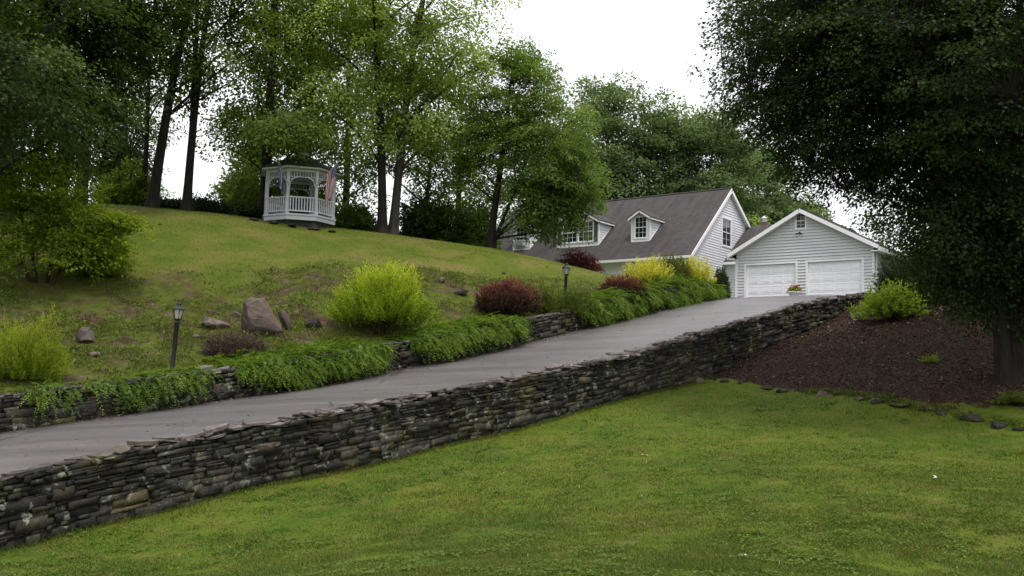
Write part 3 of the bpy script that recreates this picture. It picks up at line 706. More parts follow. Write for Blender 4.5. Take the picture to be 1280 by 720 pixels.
def window(parent, org, xd, nd, x0, x1, z0, z1, cols=2, rows=2, meet=True, trim=.09, wname='window'):
    """white casing + sash bars (window) with dark glass behind (pane)"""
    org, xd, nd = map(lambda q: np.array(q, float), (org, xd, nd)); up = np.array([0, 0, 1.])
    mb = MB()
    def bx(xa, xb, za, zb, na, nb): mb.obox(org + xd * (xa + xb) / 2 + nd * (na + nb) / 2 + up * (za + zb) / 2, xd * (xb - xa) / 2, nd * (nb - na) / 2, up * (zb - za) / 2)
    bx(x0 - trim, x0, z0 - trim, z1 + trim, -.02, .05); bx(x1, x1 + trim, z0 - trim, z1 + trim, -.02, .05)
    bx(x0, x1, z1, z1 + trim, -.02, .052); bx(x0, x1, z0 - trim, z0, -.02, .06)
    zm = (z0 + z1) / 2
    if meet: bx(x0, x1, zm - .025, zm + .025, -.01, .03)
    e = .035
    bx(x0, x0 + e, z0, z1, -.012, .02); bx(x1 - e, x1, z0, z1, -.012, .02); bx(x0 + e, x1 - e, z1 - e, z1, -.012, .021); bx(x0 + e, x1 - e, z0, z0 + e, -.012, .021)
    for i in range(1, cols): xx = x0 + (x1 - x0) * i / cols; bx(xx - .008, xx + .008, z0 + e, z1 - e, -.008, .012)
    for i in range(1, rows * 2):
        if i == rows and meet: continue
        zz = z0 + (z1 - z0) * i / (rows * 2); bx(x0 + e, x1 - e, zz - .008, zz + .008, -.007, .013)
    w = mb.build(wname, MAT['trim'], parent)
    g = MB(); g.obox(org + xd * (x0 + x1) / 2 + nd * -.03 + up * zm, xd * (x1 - x0) / 2, nd * .012, up * (z1 - z0) / 2)
    return w, g
X0, X1, FX = -17., 0., (1, 0, 0)
e2 = np.array
# gable window
gw0, gw1 = plane_hit(902.5, 306, 0, 0), plane_hit(913.5, 276, 0, 0)
gy0, gy1, gz0, gz1 = gw0[1], gw1[1], gw0[2], gw1[2]
YB, ZB_ = 8.45, ZR - (8.45 - YR) * .68
def gspan(z):
    f = 0. if z < 3.0 else (z - 3.3) / SLOPE
    f = max(0., (z - 3.2) / SLOPE - .05) if z > 3.2 else 0.
    bk = YB - .3 if z < ZB_ - .2 else YR + (ZR - .12 - z) / .68
    return (min(f, YR), max(min(bk, YB - .3), YR))
mb = MB(); siding(mb, (0, 0, 0), (0, 1, 0), (1, 0, 0), gspan, -.4, ZR - .15, [(gy0, gy1, gz0, gz1)])
# front wall (doorway dark opening at about x=-3.2)
siding(mb, (0, 0, 0), (1, 0, 0), (0, -1, 0), lambda z: (X0, X1), -.4, 2.98, [(-4.1, -3.1, -.3, 2.05), (-8.2, -6.6, .9, 2.2)])
siding(mb, (X0, 0, 0), (0, 1, 0), (-1, 0, 0), gspan, -.4, ZR - .15)
mb.box(X0, X1, YB - .32, YB - .3, -.4, ZB_ - .2)
mb.box(X0 + .05, X1 - .05, .03, .06, -.4, 2.95)
wall_o = mb.build('wall', MAT['siding'], house)
mb = MB(); mb.box(X1 - .09, X1 + .03, -.03, .09, -.4, 2.9); mb.box(X1 + .0, X1 + .032, YB - .4, YB - .28, -.4, ZB_ - .3)
mb.box(X0, X1 + .25, -.44, -.34, 2.80, 2.955)   # gutter
mb.box(X0, X1 + .2, -.34, -.0, 2.80, 2.83)       # soffit
mb.build('corner_trim', MAT['trim'], house)
w, g = window(house, (0, 0, 0), (0, 1, 0), (1, 0, 0), gy0, gy1, gz0, gz1, 2, 2); g.build('pane', MAT['glass'], w)
w, g = window(house, (0, 0, 0), (1, 0, 0), (0, -1, 0), -8.2, -6.6, .9, 2.2, 4, 2); g.build('pane', MAT['glass'], w)
mb = MB(); mb.box(-4.1, -3.1, .06, .1, -.3, 2.05); dm = mb.build('front_door', MAT['shutter'], house)
mb = MB(); mb.box(-3.24, -3.18, .0, .06, .7, .76); mb.build('handle', MAT['tin'], dm)
# roof slabs with thickness, ridge cap, rake boards
def slab(mb, x0, x1, ya, za, yb, zb, th=.1):
    n = np.array([0, -(zb - za), (yb - ya)]); n = n / np.linalg.norm(n) * (1 if yb > ya else -1)
    p = [np.array([x0, ya, za]), np.array([x1, ya, za]), np.array([x1, yb, zb]), np.array([x0, yb, zb])]
    q = [v - n * th for v in p]; mb.add(p + q, [(0, 1, 2, 3), (7, 6, 5, 4), (0, 4, 5, 1), (1, 5, 6, 2), (2, 6, 7, 3), (3, 7, 4, 0)])
mb = MB(); slab(mb, X0 - .25, X1 + .22, -.36, 3.0, YR, ZR); slab(mb, X0 - .25, X1 + .22, YB + .1, ZB_ - .07, YR, ZR)
mb.tube([(X0 - .25, YR, ZR - .0), (X1 + .22, YR, ZR - .0)], .07, 8)
mb.build('roof', MAT['roof'], house)
def rake(mb, x, ya, za, yb, zb, h=.19, th=.05):
    d = np.array([0, yb - ya, zb - za]); L_ = np.linalg.norm(d); d /= L_; nrm = np.cross((1, 0, 0), d)
    if nrm[2] < 0: nrm = -nrm
    c = (np.array([x, ya, za]) + np.array([x, yb, zb])) / 2 - nrm * (h / 2 + .03); mb.obox(c, d * L_ / 2, np.array([th / 2, 0, 0]), nrm * h / 2)
mb = MB(); rake(mb, X1 + .245, -.36, 3.0, YR, ZR); rake(mb, X1 + .245, YB + .1, ZB_ - .07, YR, ZR - .001)
# soffits under the rakes
slab(mb, X1 + .02, X1 + .215, -.3, 2.93, YR, ZR - .13, .03); slab(mb, X1 + .02, X1 + .215, YB + .05, ZB_ - .2, YR, ZR - .13, .03)
mb.build('rake_board', MAT['trim'], house)

def dormer(xc, yb, wd, he, pitch, twin=False, ac=False, ov=.22):
    """face at depth yb (bottom on the roof), eave height he above the sill line"""
    z0 = roofz(yb) - .02; x0, x1 = xc - wd / 2, xc + wd / 2; zE = z0 + he; zA = zE + wd / 2 * pitch
    yE = (zE - 3.0) / SLOPE - .36; yA = (zA + ov * 0 - 3.0) / SLOPE - .36
    mb = MB(); ho = []
    if twin: ww = (wd - .95) / 2; wins = [(xc - ww - .05, xc - .05), (xc + .05, xc + ww + .05)]; wz = (z0 + .3, zE - .12)
    else: wins = [(x0 + .22, x1 - .22)]; wz = (z0 + .22, zE - .05)
    for a, b in wins: ho.append((a, b, wz[0], wz[1]))
    siding(mb, (0, yb, 0), (1, 0, 0), (0, -1, 0), lambda z: (x0, x1) if z <= zE else (x0 + (z - zE) / pitch, x1 - (z - zE) / pitch), z0, zA - .03, ho, .15)
    for xs, sg in ((x0, -1), (x1, 1)):
        siding(mb, (xs, 0, 0), (0, 1, 0), (sg, 0, 0), lambda z: (yb, max(yb + .02, (z - 3.0) / SLOPE - .36)), z0, zE, (), .15)
    dm = mb.build('dormer', MAT['siding'], house)
    t = MB()
    for xs in (x0, x1): t.box(xs - .05 if xs == x0 else xs - .04, xs + .04 if xs == x0 else xs + .05, yb - .05, yb + .05, z0, zE)
    t.box(x0, x1, yb - .06, yb - .005, z0 - .06, z0 + .05)
    for sg in (-1, 1):       # sloping skirt where cheek meets roof
        xs = x0 if sg < 0 else x1; p = np.array([xs + sg * .03, yb, z0 + .04]); q = np.array([xs + sg * .03, yE, zE - .02]); t.bar(p, q, .03, .09)
        t.box(xs - .02 + (sg > 0) * .0, xs + .02, yb - ov, yE, zE - .02, zE + .02) if False else None
    # rake boards + eave fascia
    for sg in (-1, 1):
        xe = xc + sg * (wd / 2 + ov); ze = zE - ov * pitch
        t.bar((xe, yb - ov - .02, ze - .02), (xc, yb - ov - .02, zA - .02), .05, .16, (0, -1, 0)) if False else None
        d = np.array([xc - xe, 0, zA - ze]); ln = np.linalg.norm(d); d /= ln; nr = np.array([-d[2] * sg * -1, 0, abs(d[0])]); nr = np.array([sg * abs(d[2]), 0, abs(d[0])])
        t.obox(np.array([(xe + xc) / 2, yb - ov - .02, (ze + zA) / 2]) - nr * .08, d * ln / 2, np.array([0, .025, 0]), nr * .085)
        y2 = (ze - 3.0) / SLOPE - .36
        t.box(min(xe, xe - sg * .05), max(xe, xe - sg * .05), yb - ov, y2 + .05, ze - .15, ze - .0)
    t.build('trim', MAT['trim'], dm)
    r = MB()
    for sg in (-1, 1):
        xe = xc + sg * (wd / 2 + ov + .02); ze = zE - (ov + .02) * pitch + .012
        yv0 = (ze - 3.0) / SLOPE - .36; yv1 = (zA + .012 - 3.0) / SLOPE - .36
        p = [(xe, yb - ov - .06, ze), (xc, yb - ov - .06, zA + .012), (xc, yv1 + .1, zA + .012), (xe, yv0 + .1, ze)]
        q = [(a, b, c - .05) for a, b, c in p]; r.add([v for v in p + q], [(0, 1, 2, 3), (7, 6, 5, 4), (0, 4, 5, 1), (1, 5, 6, 2), (2, 6, 7, 3), (3, 7, 4, 0)])
    r.build('dormer_roof', MAT['roof'], dm)
    for i, (a, b) in enumerate(wins):
        w, g = window(dm, (0, yb, 0), (1, 0, 0), (0, -1, 0), a, b, wz[0], wz[1], 3 if not twin else 3, 2, True, .07); g.build('pane', MAT['glass'], dm)
    if twin:
        for a, b in ((x0 + .06, wins[0][0] - .09), (wins[1][1] + .09, x1 - .06)):
            s_ = MB(); s_.box(a, b, yb - .06, yb - .025, wz[0] - .05, wz[1] + .05)
            for k in range(14): zz = wz[0] + (wz[1] - wz[0]) * (k + .5) / 14; s_.box(a + .04, b - .04, yb - .075, yb - .055, zz - .02, zz + .012)
            s_.build('shutter', MAT['shutter'], dm)
    if ac:
        s_ = MB(); a, b = wins[0]; s_.box(a + .1, b - .1, yb - .32, yb + .02, wz[0] + .02, wz[0] + .42)
        for k in range(6): s_.box(a + .14, b - .14, yb - .335, yb - .318, wz[0] + .07 + k * .055, wz[0] + .095 + k * .055)
        s_.build('air_conditioner', MAT['ac'], dm)
    return dm
pa, pb = roof_hit(790, 302), roof_hit(812, 300.5)
dormer((pa[0] + pb[0]) / 2, (pa[1] + pb[1]) / 2, abs(pb[0] - pa[0]), 1.62, .62)
pc, pd = roof_hit(697, 309.5), roof_hit(748, 306)
dormer((pc[0] + pd[0]) / 2, (pc[1] + pd[1]) / 2, abs(pd[0] - pc[0]), 1.72, .55, twin=True)
pe, pf = roof_hit(643, 312.5), roof_hit(661, 311)
dormer((pe[0] + pf[0]) / 2, (pe[1] + pf[1]) / 2, max(1.35, abs(pf[0] - pe[0])), 1.62, .62, ac=True)

# breezeway (in the house frame): front wall at yw, ridge at yr
yw, yr_ = 4.95, 8.5; be_z, br_z = 3.1, 5.95
mb = MB(); siding(mb, (0, yw, 0), (1, 0, 0), (0, -1, 0), lambda z: (.03, 3.6), -.3, be_z - .02, [(2.15, 2.95, .55, 2.45)]); mb.box(.03, 3.5, yw + .03, yw + .06, -.3, be_z - .1)
bw = mb.build('breezeway', MAT['siding_g'], house)
mb = MB(); slab(mb, .03, 4.2, yw - .3, be_z, yr_, br_z); slab(mb, .27, 4.2, yr_ + 3, br_z - 2.4, yr_, br_z); mb.build('breezeway_roof', MAT['roof'], bw)
mb = MB(); mb.box(.06, 3.5, yw - .38, yw - .28, be_z - .17, be_z - .02); mb.box(.06, 3.5, yw - .28, yw - .0, be_z - .17, be_z - .14); mb.build('gutter', MAT['trim'], bw)
w, g = window(bw, (0, yw, 0), (1, 0, 0), (0, -1, 0), 2.15, 2.95, .55, 2.45, 2, 2); g.build('pane', MAT['glass'], bw)
# chimney pipe behind the breezeway ridge
cp = plane_hit(955, 280, 1, yr_ + .7)
mb = MB(); mb.box(cp[0] - .22, cp[0] + .22, yr_ + .5, yr_ + .94, br_z - 1.2, cp[2] + .12); ch = mb.build('chimney', MAT['brick'], house)
mb = MB(); mb.lathe([(.16, .0), (.16, .22), (.24, .24), (.05, .42)], 12, (cp[0], yr_ + .72, cp[2] + .12)); mb.build('flue_cap', MAT['tin'], ch)

# garage: front plane at gy, x from gx0 to gx1
gl = loc(np.array([G0[0], G0[1], HZ])); gyf = gl[1]; gx0 = gl[0]; gx1 = gx0 + 7.6; gxa = (gx0 + gx1) / 2; GD = 9.0; GB = -.12
gE = 9.28 - HZ + .0; gA = 11.56 - HZ; OV = .42; gp = (gA - gE) / (3.8 + OV)
def gz_at(x): return gA - abs(x - gxa) * gp
d1 = (plane_hit(933, 371, 1, gyf)[0], plane_hit(995, 371, 1, gyf)[0]); d2 = (plane_hit(1010, 371, 1, gyf)[0], plane_hit(1078, 371, 1, gyf)[0])
dtop = plane_hit(964, 330.5, 1, gyf)[2]
wv0, wv1 = plane_hit(995.3, 286, 1, gyf), plane_hit(1007, 266, 1, gyf)
holes = [(d1[0], d1[1], GB - 1, dtop), (d2[0], d2[1], GB - 1, dtop), (wv0[0], wv1[0], wv0[2], wv1[2])]
mb = MB()
siding(mb, (0, gyf, 0), (1, 0, 0), (0, -1, 0), lambda z: (gx0, gx1) if z < gz_at(gx0) - .15 else (max(gx0, gxa - (gA - .15 - z) / gp), min(gx1, gxa + (gA - .15 - z) / gp)), GB - .2, gA - .2, holes, .165, .05)
for xs, sg in ((gx0, -1), (gx1, 1)): siding(mb, (xs, gyf, 0), (0, 1, 0), (sg, 0, 0), lambda z: (0, GD), GB - .2, gz_at(gx0) - .15)
mb.box(gx0, gx1, gyf + GD - .02, gyf + GD, GB - .2, gz_at(gx0) - .1)
ga = mb.build('garage', MAT['siding_g'], house)
mb = MB()
def xslab(mb, xa, za, xb, zb, y0, y1, th):
    n = np.array([-(zb - za), 0, xb - xa]); n = n / np.linalg.norm(n); n = n if n[2] > 0 else -n
    p = [np.array(v) for v in ((xa, y0, za), (xb, y0, zb), (xb, y1, zb), (xa, y1, za))]; q = [v - n * th for v in p]
    mb.add(p + q, [(0, 1, 2, 3), (7, 6, 5, 4), (0, 4, 5, 1), (1, 5, 6, 2), (2, 6, 7, 3), (3, 7, 4, 0)])
for sg in (-1, 1): xslab(mb, gxa + sg * (3.8 + OV), gE, gxa, gA + .001 * sg, gyf - .42, gyf + GD + .3, .1)
mb.tube([(gxa, gyf - .42, gA), (gxa, gyf + GD + .3, gA)], .06, 8); mb.build('garage_roof', MAT['roof'], ga)
mb = MB()
for sg in (-1, 1):
    xe, ze = gxa + sg * (3.8 + OV), gE; d = np.array([gxa - xe, 0, gA - ze]); ln = np.linalg.norm(d); d /= ln; nr = np.array([sg * abs(d[2]), 0, abs(d[0])])
    mb.obox(np.array([(xe + gxa) / 2, gyf - .445 - .002 * sg, (ze + gA) / 2]) - nr * .12, d * ln / 2, np.array([0, .025, 0]), nr * .10)
    mb.obox(np.array([(xe + gxa) / 2, gyf - .21, (ze + gA) / 2]) - nr * .14, d * (ln / 2 - .05), np.array([0, .205, 0]), nr * .02)
    mb.box(min(xe, xe - sg * .06), max(xe, xe - sg * .06), gyf - .42, gyf + GD + .3, gE - .26, gE - .06)
    xa, xb = sorted((xe, gxa + sg * 3.8)); mb.box(xa, xb, gyf - .44, gyf + GD, gE - .30, gE - .265)
    xs = gxa + sg * 3.8; mb.box(xs - .08, xs + .03 if sg > 0 else xs + .08, gyf - .035, gyf + .06, GB - .2, gE - .3)
    mb.box(xs - .035, xs + .035, gyf + .06, gyf + .12, GB - .2, gE - .3)
mb.build('garage_trim', MAT['trim'], ga)
mb = MB(); mb.tube([(gx1 + .05, gyf + .3, gE - .3), (gx1 + .05, gyf + .3, GB)], .04, 8); mb.build('downpipe', MAT['trim'], ga)
for i, (a, b) in enumerate((d1, d2)):
    mb = MB(); mb.box(a - .11, a, gyf - .045, gyf + .15, GB - .2, dtop + .11); mb.box(b, b + .11, gyf - .045, gyf + .15, GB - .2, dtop + .11); mb.box(a, b, gyf - .043, gyf + .15, dtop, dtop + .11)
    mb.build('door_casing', MAT['trim'], ga)
    mb = MB(); z0d = GB - .05; hh_ = (dtop - z0d) / 4
    for r in range(4):
        za = z0d + r * hh_; mb.box(a, b, gyf + .10, gyf + .15, za + .008, za + hh_ - .008)
        wpan = (b - a) / 4
        for c in range(4):
            xa = a + c * wpan + .09; xb = a + (c + 1) * wpan - .09; z1_, z2_ = za + .12, za + hh_ - .12
            for (q0, q1, q2, q3) in ((xa, xb, z1_ - .02, z1_), (xa, xb, z2_, z2_ + .02), (xa - .02, xa, z1_ - .02, z2_ + .02), (xb, xb + .02, z1_ - .02, z2_ + .02)): mb.box(q0, q1, gyf + .085, gyf + .1, q2, q3)
            mb.box(xa + .05, xb - .05, gyf + .088, gyf + .1, z1_ + .05, z2_ - .05)
    mb.box(a, b, gyf + .13, gyf + .16, z0d, dtop)
    mb.build('garage_door', MAT['door'], ga)
w, g = window(ga, (0, gyf, 0), (1, 0, 0), (0, -1, 0), wv0[0], wv1[0], wv0[2], wv1[2], 2, 2, True, .065); g.build('pane', MAT['glass'], ga)
fl = plane_hit(1000, 291, 1, gyf); mb = MB(); mb.box(fl[0] - .04, fl[0] + .04, gyf - .05, gyf - .02, fl[2] - .05, fl[2] + .05)
for sg in (-1, 1): mb.tube([(fl[0], gyf - .06, fl[2]), (fl[0] + sg * .10, gyf - .17, fl[2] - .06), (fl[0] + sg * .14, gyf - .25, fl[2] - .10)], [.02, .035, .05], 8)
mb.build('floodlight', MAT['black'], ga)

# planter of flowers between the garage doors
pw = plane_hit(993, 366, 1, gyf - .75); pl = np.array(list(HB + AX * pw[0] + BX * (gyf - .75)) + [0]); pl[2] = gz(pl[0], pl[1]) + .055
pot = empty('flower_pot', tuple(pl), 0, 'pale flower pot with red and pink blooms standing between the two garage doors', 'flower pot')
MB().lathe([(.24, 0), (.26, .05), (.17, .12), (.15, .2), (.3, .34), (.36, .42), (.37, .47), (.33, .47), (.28, .4)], 18).build('pot', MAT['pot'], pot, True)
MB().lathe([(.3, .40), (.29, .43)], 14).build('soil', MAT['soil'], pot)
def tuft(name, parent, seed, n, c, r, leaf, mat, wr=.7):
    rng = np.random.default_rng(seed); d = unit(rng.normal(size=(n, 3))); d[:, 2] = np.abs(d[:, 2]); pos = np.array(c) + d * (rng.random(n) ** .5)[:, None] * np.array(r)
    return leaf_mesh(name, pos, d + rng.normal(size=(n, 3)) * .4, rng.normal(size=(n, 3)) + [0, 0, .7], leaf, leaf * wr, rng.random(n), mat, parent)
tuft('leaves', pot, 3, 260, (0, 0, .45), (.36, .36, .3), .11, L['fern']); 
for k_, (bx_, bz_) in enumerate(((-.26, .60), (-.12, .72), (.03, .66), (.16, .75), (.27, .60))): tuft('bloom', pot, 14 + k_, 22, (bx_, -.08 + .05 * (k_ % 3), bz_), (.10, .10, .08), .08, L['flower'], 1.)

# ------------------------------------------------------------------ gazebo
gp0 = at(373.5, 50.2); gpz = gp0[2] + .1
gaz = empty('gazebo', (gp0[0], gp0[1], gpz), 0, 'white octagonal garden gazebo with railings and a shingled roof on the hill crest', 'gazebo')
face = math.atan2(-gp0[1], -gp0[0]) + .06     # one side towards the drive
GR = 1.83; ang = [face + math.pi / 8 + k * math.pi / 4 for k in range(8)]
pt = lambda k, r=GR: np.array([r * math.cos(ang[k % 8]), r * math.sin(ang[k % 8])])
FZ = .14; PH = 2.40
mb = MB(); mb.lathe([(1.9, -.16), (1.9, FZ - .10), (1.95, FZ - .09), (1.95, FZ)], 8, rot=ang[0]); mb.build('floor', MAT['white'], gaz)
for k in range(8):
    p = pt(k, GR - .04); a = ang[k]; mb = MB(); dx = np.array([math.cos(a), math.sin(a), 0]); dy = np.array([-dx[1], dx[0], 0])
    mb.obox((p[0], p[1], (FZ + PH) / 2 + .0), dx * .062, dy * .062, (0, 0, (PH - FZ) / 2)); mb.obox((p[0], p[1], FZ + .08), dx * .08, dy * .08, (0, 0, .08)); mb.build('post', MAT['white'], gaz)
    q = pt(k + 1, GR - .04); d = q - p; ln = np.linalg.norm(d); d3 = np.array([d[0] / ln, d[1] / ln, 0])
    P3 = lambda t, z: np.array([p[0], p[1], z]) + d3 * t
    if k != 3:
        mb = MB(); mb.bar(P3(.06, FZ + .84), P3(ln - .06, FZ + .84), .09, .06); mb.bar(P3(.06, FZ + .16), P3(ln - .06, FZ + .16), .05, .07)
        nb = 9
        for i in range(nb): t = ln * (i + 1) / (nb + 1); mb.bar(P3(t, FZ + .19), P3(t, FZ + .89), .085, .03, (d3[1], -d3[0], 0)) if False else mb.obox(P3(t, FZ + .50), d3 * .028, np.array([-d3[1], d3[0], 0]) * .015, (0, 0, .32))
        mb.build('railing', MAT['white'], gaz)
    mb = MB(); mb.bar(P3(.05, PH - .07), P3(ln - .05, PH - .07), .06, .12); mb.bar(P3(.06, PH - .40), P3(ln - .06, PH - .40), .04, .04)
    for i in range(9): t = ln * (i + 1) / 10; mb.obox(P3(t, PH - .255), d3 * .014, np.array([-d3[1], d3[0], 0]) * .014, (0, 0, .13))
    for e_, sg in ((.06, 1), (ln - .06, -1)):   # arched brackets
        arc = [P3(e_ + sg * (.42 * (1 - math.cos(u_))), PH - .42 - .5 * (1 - math.sin(u_))) for u_ in np.linspace(0, math.pi / 2, 7)]
        for a_, b_ in zip(arc[:-1], arc[1:]): mb.bar(a_, b_, .035, .07, (-d3[1], d3[0], 0))
        mb.bar(P3(e_ + sg * .02, PH - .55), P3(e_ + sg * .3, PH - .43), .03, .04)
    mb.build('frieze', MAT['white'], gaz)
mb = MB(); mb.lathe([(2.12, PH + .0), (2.12, PH + .09), (1.9, PH + .1)], 8, rot=ang[0]); mb.build('fascia', MAT['white'], gaz)
mb = MB(); mb.lathe([(2.2, PH + .08), (2.2, PH + .12), (1.25, PH + .55), (.42, PH + 1.0), (.4, PH + .92), (1.2, PH + .48), (2.1, PH + .1)], 8, rot=ang[0]); mb.build('roof', MAT['gaz_roof'], gaz)
mb = MB(); mb.lathe([(.40, PH + .94), (.40, PH + 1.2)], 8, rot=ang[0]); cu = mb.build('cupola', MAT['white'], gaz)
mb = MB(); mb.lathe([(.55, PH + 1.19), (.53, PH + 1.23), (.04, PH + 1.55), (.03, PH + 1.7)], 8, rot=ang[0]); mb.build('cupola_roof', MAT['gaz_roof'], cu)
mb = MB(); mb.lathe([(1.8, -1.0), (1.75, -.16)], 8, rot=ang[0]); mb.build('foundation', MAT['wall'], gaz)
# ------------------------------------------------------------------ flags on the gazebo's front posts
def flag(k, outdir, label, stripes, mats, canton=None, fl_len=1.15, wd=.8):
    p = pt(k, GR + .08); a0 = np.array([p[0], p[1], 1.65]); top = a0 + outdir
    root = empty('flag', (gp0[0], gp0[1], gpz), 0, label, 'flag')
    mb = MB(); mb.tube([a0 - outdir * .12, top], .018, 8); mb.lathe([(.0, -.03), (.035, 0), (.0, .04)], 8, tuple(top)); mb.build('pole', MAT['fwhite'], root)
    u_ = unit(outdir); hang = np.array([0, 0, -1.])
    # cloth hangs in folds from the upper part of the pole; split into its stripes
    nu, nv = 39, 30
    def pp(i, j):
        t = i / nu; s_ = j / nv      # t along the pole (hoist), s_ down the fly
        hp = top - u_ * (wd * t * .95); drop = fl_len * 1.35 * s_
        side = np.array([-u_[1], u_[0], 0]); return hp + hang * drop * (1 - .15 * t) - u_ * .55 * s_ * (1 - t) * wd * np.array([1, 1, 0]) + side * (.07 * math.sin(t * 11 + s_ * 2) * (.3 + s_))
    names = list(dict.fromkeys(mats + ([canton[2]] if canton else []) + ['fwhite']))
    V = [pp(i, j) for i in range(nu + 1) for j in range(nv + 1)]; Fq = []; mi = []
    for i in range(nu):
        for j in range(nv):
            a_ = i * (nv + 1) + j; Fq.append((a_, a_ + nv + 1, a_ + nv + 2, a_ + 1)); key = mats[int(i / nu * stripes) % len(mats)]
            if canton and i / nu < canton[0] and j / nv < canton[1]:
                key = canton[2]
                if canton[2] == 'navy' and i % 3 == 1 and j % 2 == 1: key = 'fwhite'
                if canton[2] == 'blue' and (abs(i / nu - canton[0] / 2) < .05 or abs(j / nv - canton[1] / 2) < .04): key = 'fwhite'
            mi.append(names.index(key))
    me = bpy.data.meshes.new('cloth'); me.from_pydata([tuple(map(float, v)) for v in V], [], Fq)
    for nm in names: me.materials.append(MAT[nm])
    me.polygons.foreach_set('material_index', mi); me.update()
    o = bpy.data.objects.new('cloth', me); COL.objects.link(o); o.parent = root
    sm = o.modifiers.new('thick', 'SOLIDIFY'); sm.thickness = .006
    return root
to_cam = unit(np.array([-gp0[0], -gp0[1], 0.])); rt = np.array([to_cam[1] * -1, to_cam[0], 0]); rt = rt if rt[0] > 0 else -rt
# ang order: find the posts by their screen side
scr = sorted(range(8), key=lambda k: pt(k) @ rt[:2]); front = [k for k in range(8) if pt(k) @ to_cam[:2] > 0]; front.sort(key=lambda k: pt(k) @ rt[:2])
flag(front[1], np.array(to_cam * .35 - rt * .55 + np.array([0, 0, 1.15])), 'blue and white striped flag on the gazebo post left of the open front bay', 9, ['blue', 'fwhite'], (.55, .30, 'blue'), 1.0)
flag(front[2], np.array(to_cam * .35 + rt * .95 + np.array([0, 0, 1.15])), 'red and white striped flag with a starred navy corner on the gazebo', 13, ['red', 'fwhite'], (.53, .36, 'navy'), 1.35, .95)

# ------------------------------------------------------------------ lamp posts
def lamp(p, H, label, lean=0.):
    root = empty('lamp_post', tuple(p), 0, label, 'lamp post', 'black garden lamps along the drive'); root.rotation_euler = (0, lean, 0)
    mb = MB(); mb.lathe([(.085, -.3), (.085, .02), (.07, .06), (.06, .1), (.06, H - .55), (.075, H - .53), (.075, H - .49), (.05, H - .46)], 14); mb.build('post', MAT['black'], root, True)
    z0 = H - .46; ln = MB(); ln.lathe([(.085, z0), (.10, z0 + .03), (.10, z0 + .04), (.06, z0 + .05)], 6); 
    for k in range(6):
        a = k * math.pi / 3; ln.tube([(.095 * math.cos(a), .095 * math.sin(a), z0 + .03), (.145 * math.cos(a), .145 * math.sin(a), z0 + .29)], .009, 5)
    ln.lathe([(.15, z0 + .285), (.19, z0 + .29), (.185, z0 + .31), (.12, z0 + .37), (.07, z0 + .40), (.06, z0 + .44), (.075, z0 + .45), (.02, z0 + .49), (.012, z0 + .53), (.0, z0 + .54)], 6)
    lo = ln.build('lantern', MAT['black'], root)
    g = MB(); g.lathe([(.08, z0 + .05), (.13, z0 + .285)], 6); g.build('lantern_glass', MAT['frost'], lo)
l1 = on_line(215, 458, W + .7); x_, y_ = l1[0], l1[1]; l1 = np.array([x_, y_, gz(x_, y_)])
_h1 = P(219, 379, l1[1])[2] - l1[2]; lamp(l1, max(1.5, _h1), 'black garden lamp on a tall bare post above the juniper by the purple shrub', .05)
l2 = at(706, 39.6); _h2 = P(706, 330, l2[1])[2] - l2[2]; lamp(l2, max(1.3, _h2), 'black garden lamp rising out of green shrubs beside the red barberry', .02)

# ------------------------------------------------------------------ rocks
def rock(loc_, dims, seed, label, name='rock', rot=(0, 0, 0), group=None, sharp=.5, mat='rock', cat='rock', boxy=1.):
    rng = np.random.default_rng(seed); bm_n = 22
    import bmesh
    bm = bmesh.new(); bmesh.ops.create_icosphere(bm, subdivisions=4, radius=1.)
    V = np.array([v.co[:] for v in bm.verts]); V = np.sign(V) * np.abs(V) ** boxy; V[:, 0] += V[:, 2] * rng.uniform(-.25, .1) * (boxy < 1); nrm = unit(rng.normal(size=(bm_n, 3))); lim = rng.uniform(.5, .85, bm_n)
    for q, l_ in zip(nrm, lim):
        d = V @ q; V = V - np.clip(d - l_, 0, None)[:, None] * q * (.85 + sharp * .15)
    V = V * (1 + .05 * fbm(V[:, 0] * 1.5, V[:, 1] * 1.5, V[:, 2] * 1.5, seed)[:, None] + .03 * fbm(V[:, 0] * 6, V[:, 1] * 6, V[:, 2] * 6, seed + 9)[:, None])
    V = V * np.array(dims)
    for v, c in zip(bm.verts, V): v.co = c
    me = bpy.data.meshes.new(name); bm.to_mesh(me); bm.free(); me.materials.append(MAT[mat]); o = bpy.data.objects.new(name, me); COL.objects.link(o)
    o.location = loc_; o.rotation_euler = rot; return tag(o, label, cat, group)
def rk(px, py, Y, wpx, hpx, seed, label, depth=.4, rot=(0, 0, 0), **kw):
    p = at(px, Y); sc = Y / F; w, h = wpx * sc / 2, hpx * sc / 2
    # depth is chosen so that the foot sits on the bank; keep the ground height
    rock((p[0], p[1], p[2] + h * .55), (w, max(depth * w, .12), h), seed, label, rot=rot, **kw)
def yfor(px, py, lo=26., hi=52.):
    """depth at which the ground in column px shows at row py"""
    Y = np.linspace(lo, hi, 150); x = (px - 640) / F * Y
    for _ in range(3):
        z = ground_z(x, Y, False); c = (np.stack([x, Y, z], 1) - EYE) @ RC; x = x + (px - (640 + F * c[:, 0] / -c[:, 2])) / F * Y
    z = ground_z(x, Y, False); c = (np.stack([x, Y, z], 1) - EYE) @ RC; return float(Y[np.argmin(np.abs(360 - F * c[:, 1] / -c[:, 2] - py))])
def yfor_low(px, py): return yfor(px, py, 8, 40)
Yr = yfor(323, 420); rk(323, 402, Yr, 66, 68, 1, 'large upright purple grey slab of rock on the grassy bank', .45, (.3, .06, .15), boxy=.45)
Yr = yfor(355, 416); rk(357, 407, Yr, 14, 34, 2, 'thin leaning sliver of stone just beside the large bank slab', .8, (.1, -.5, .2), boxy=.6)
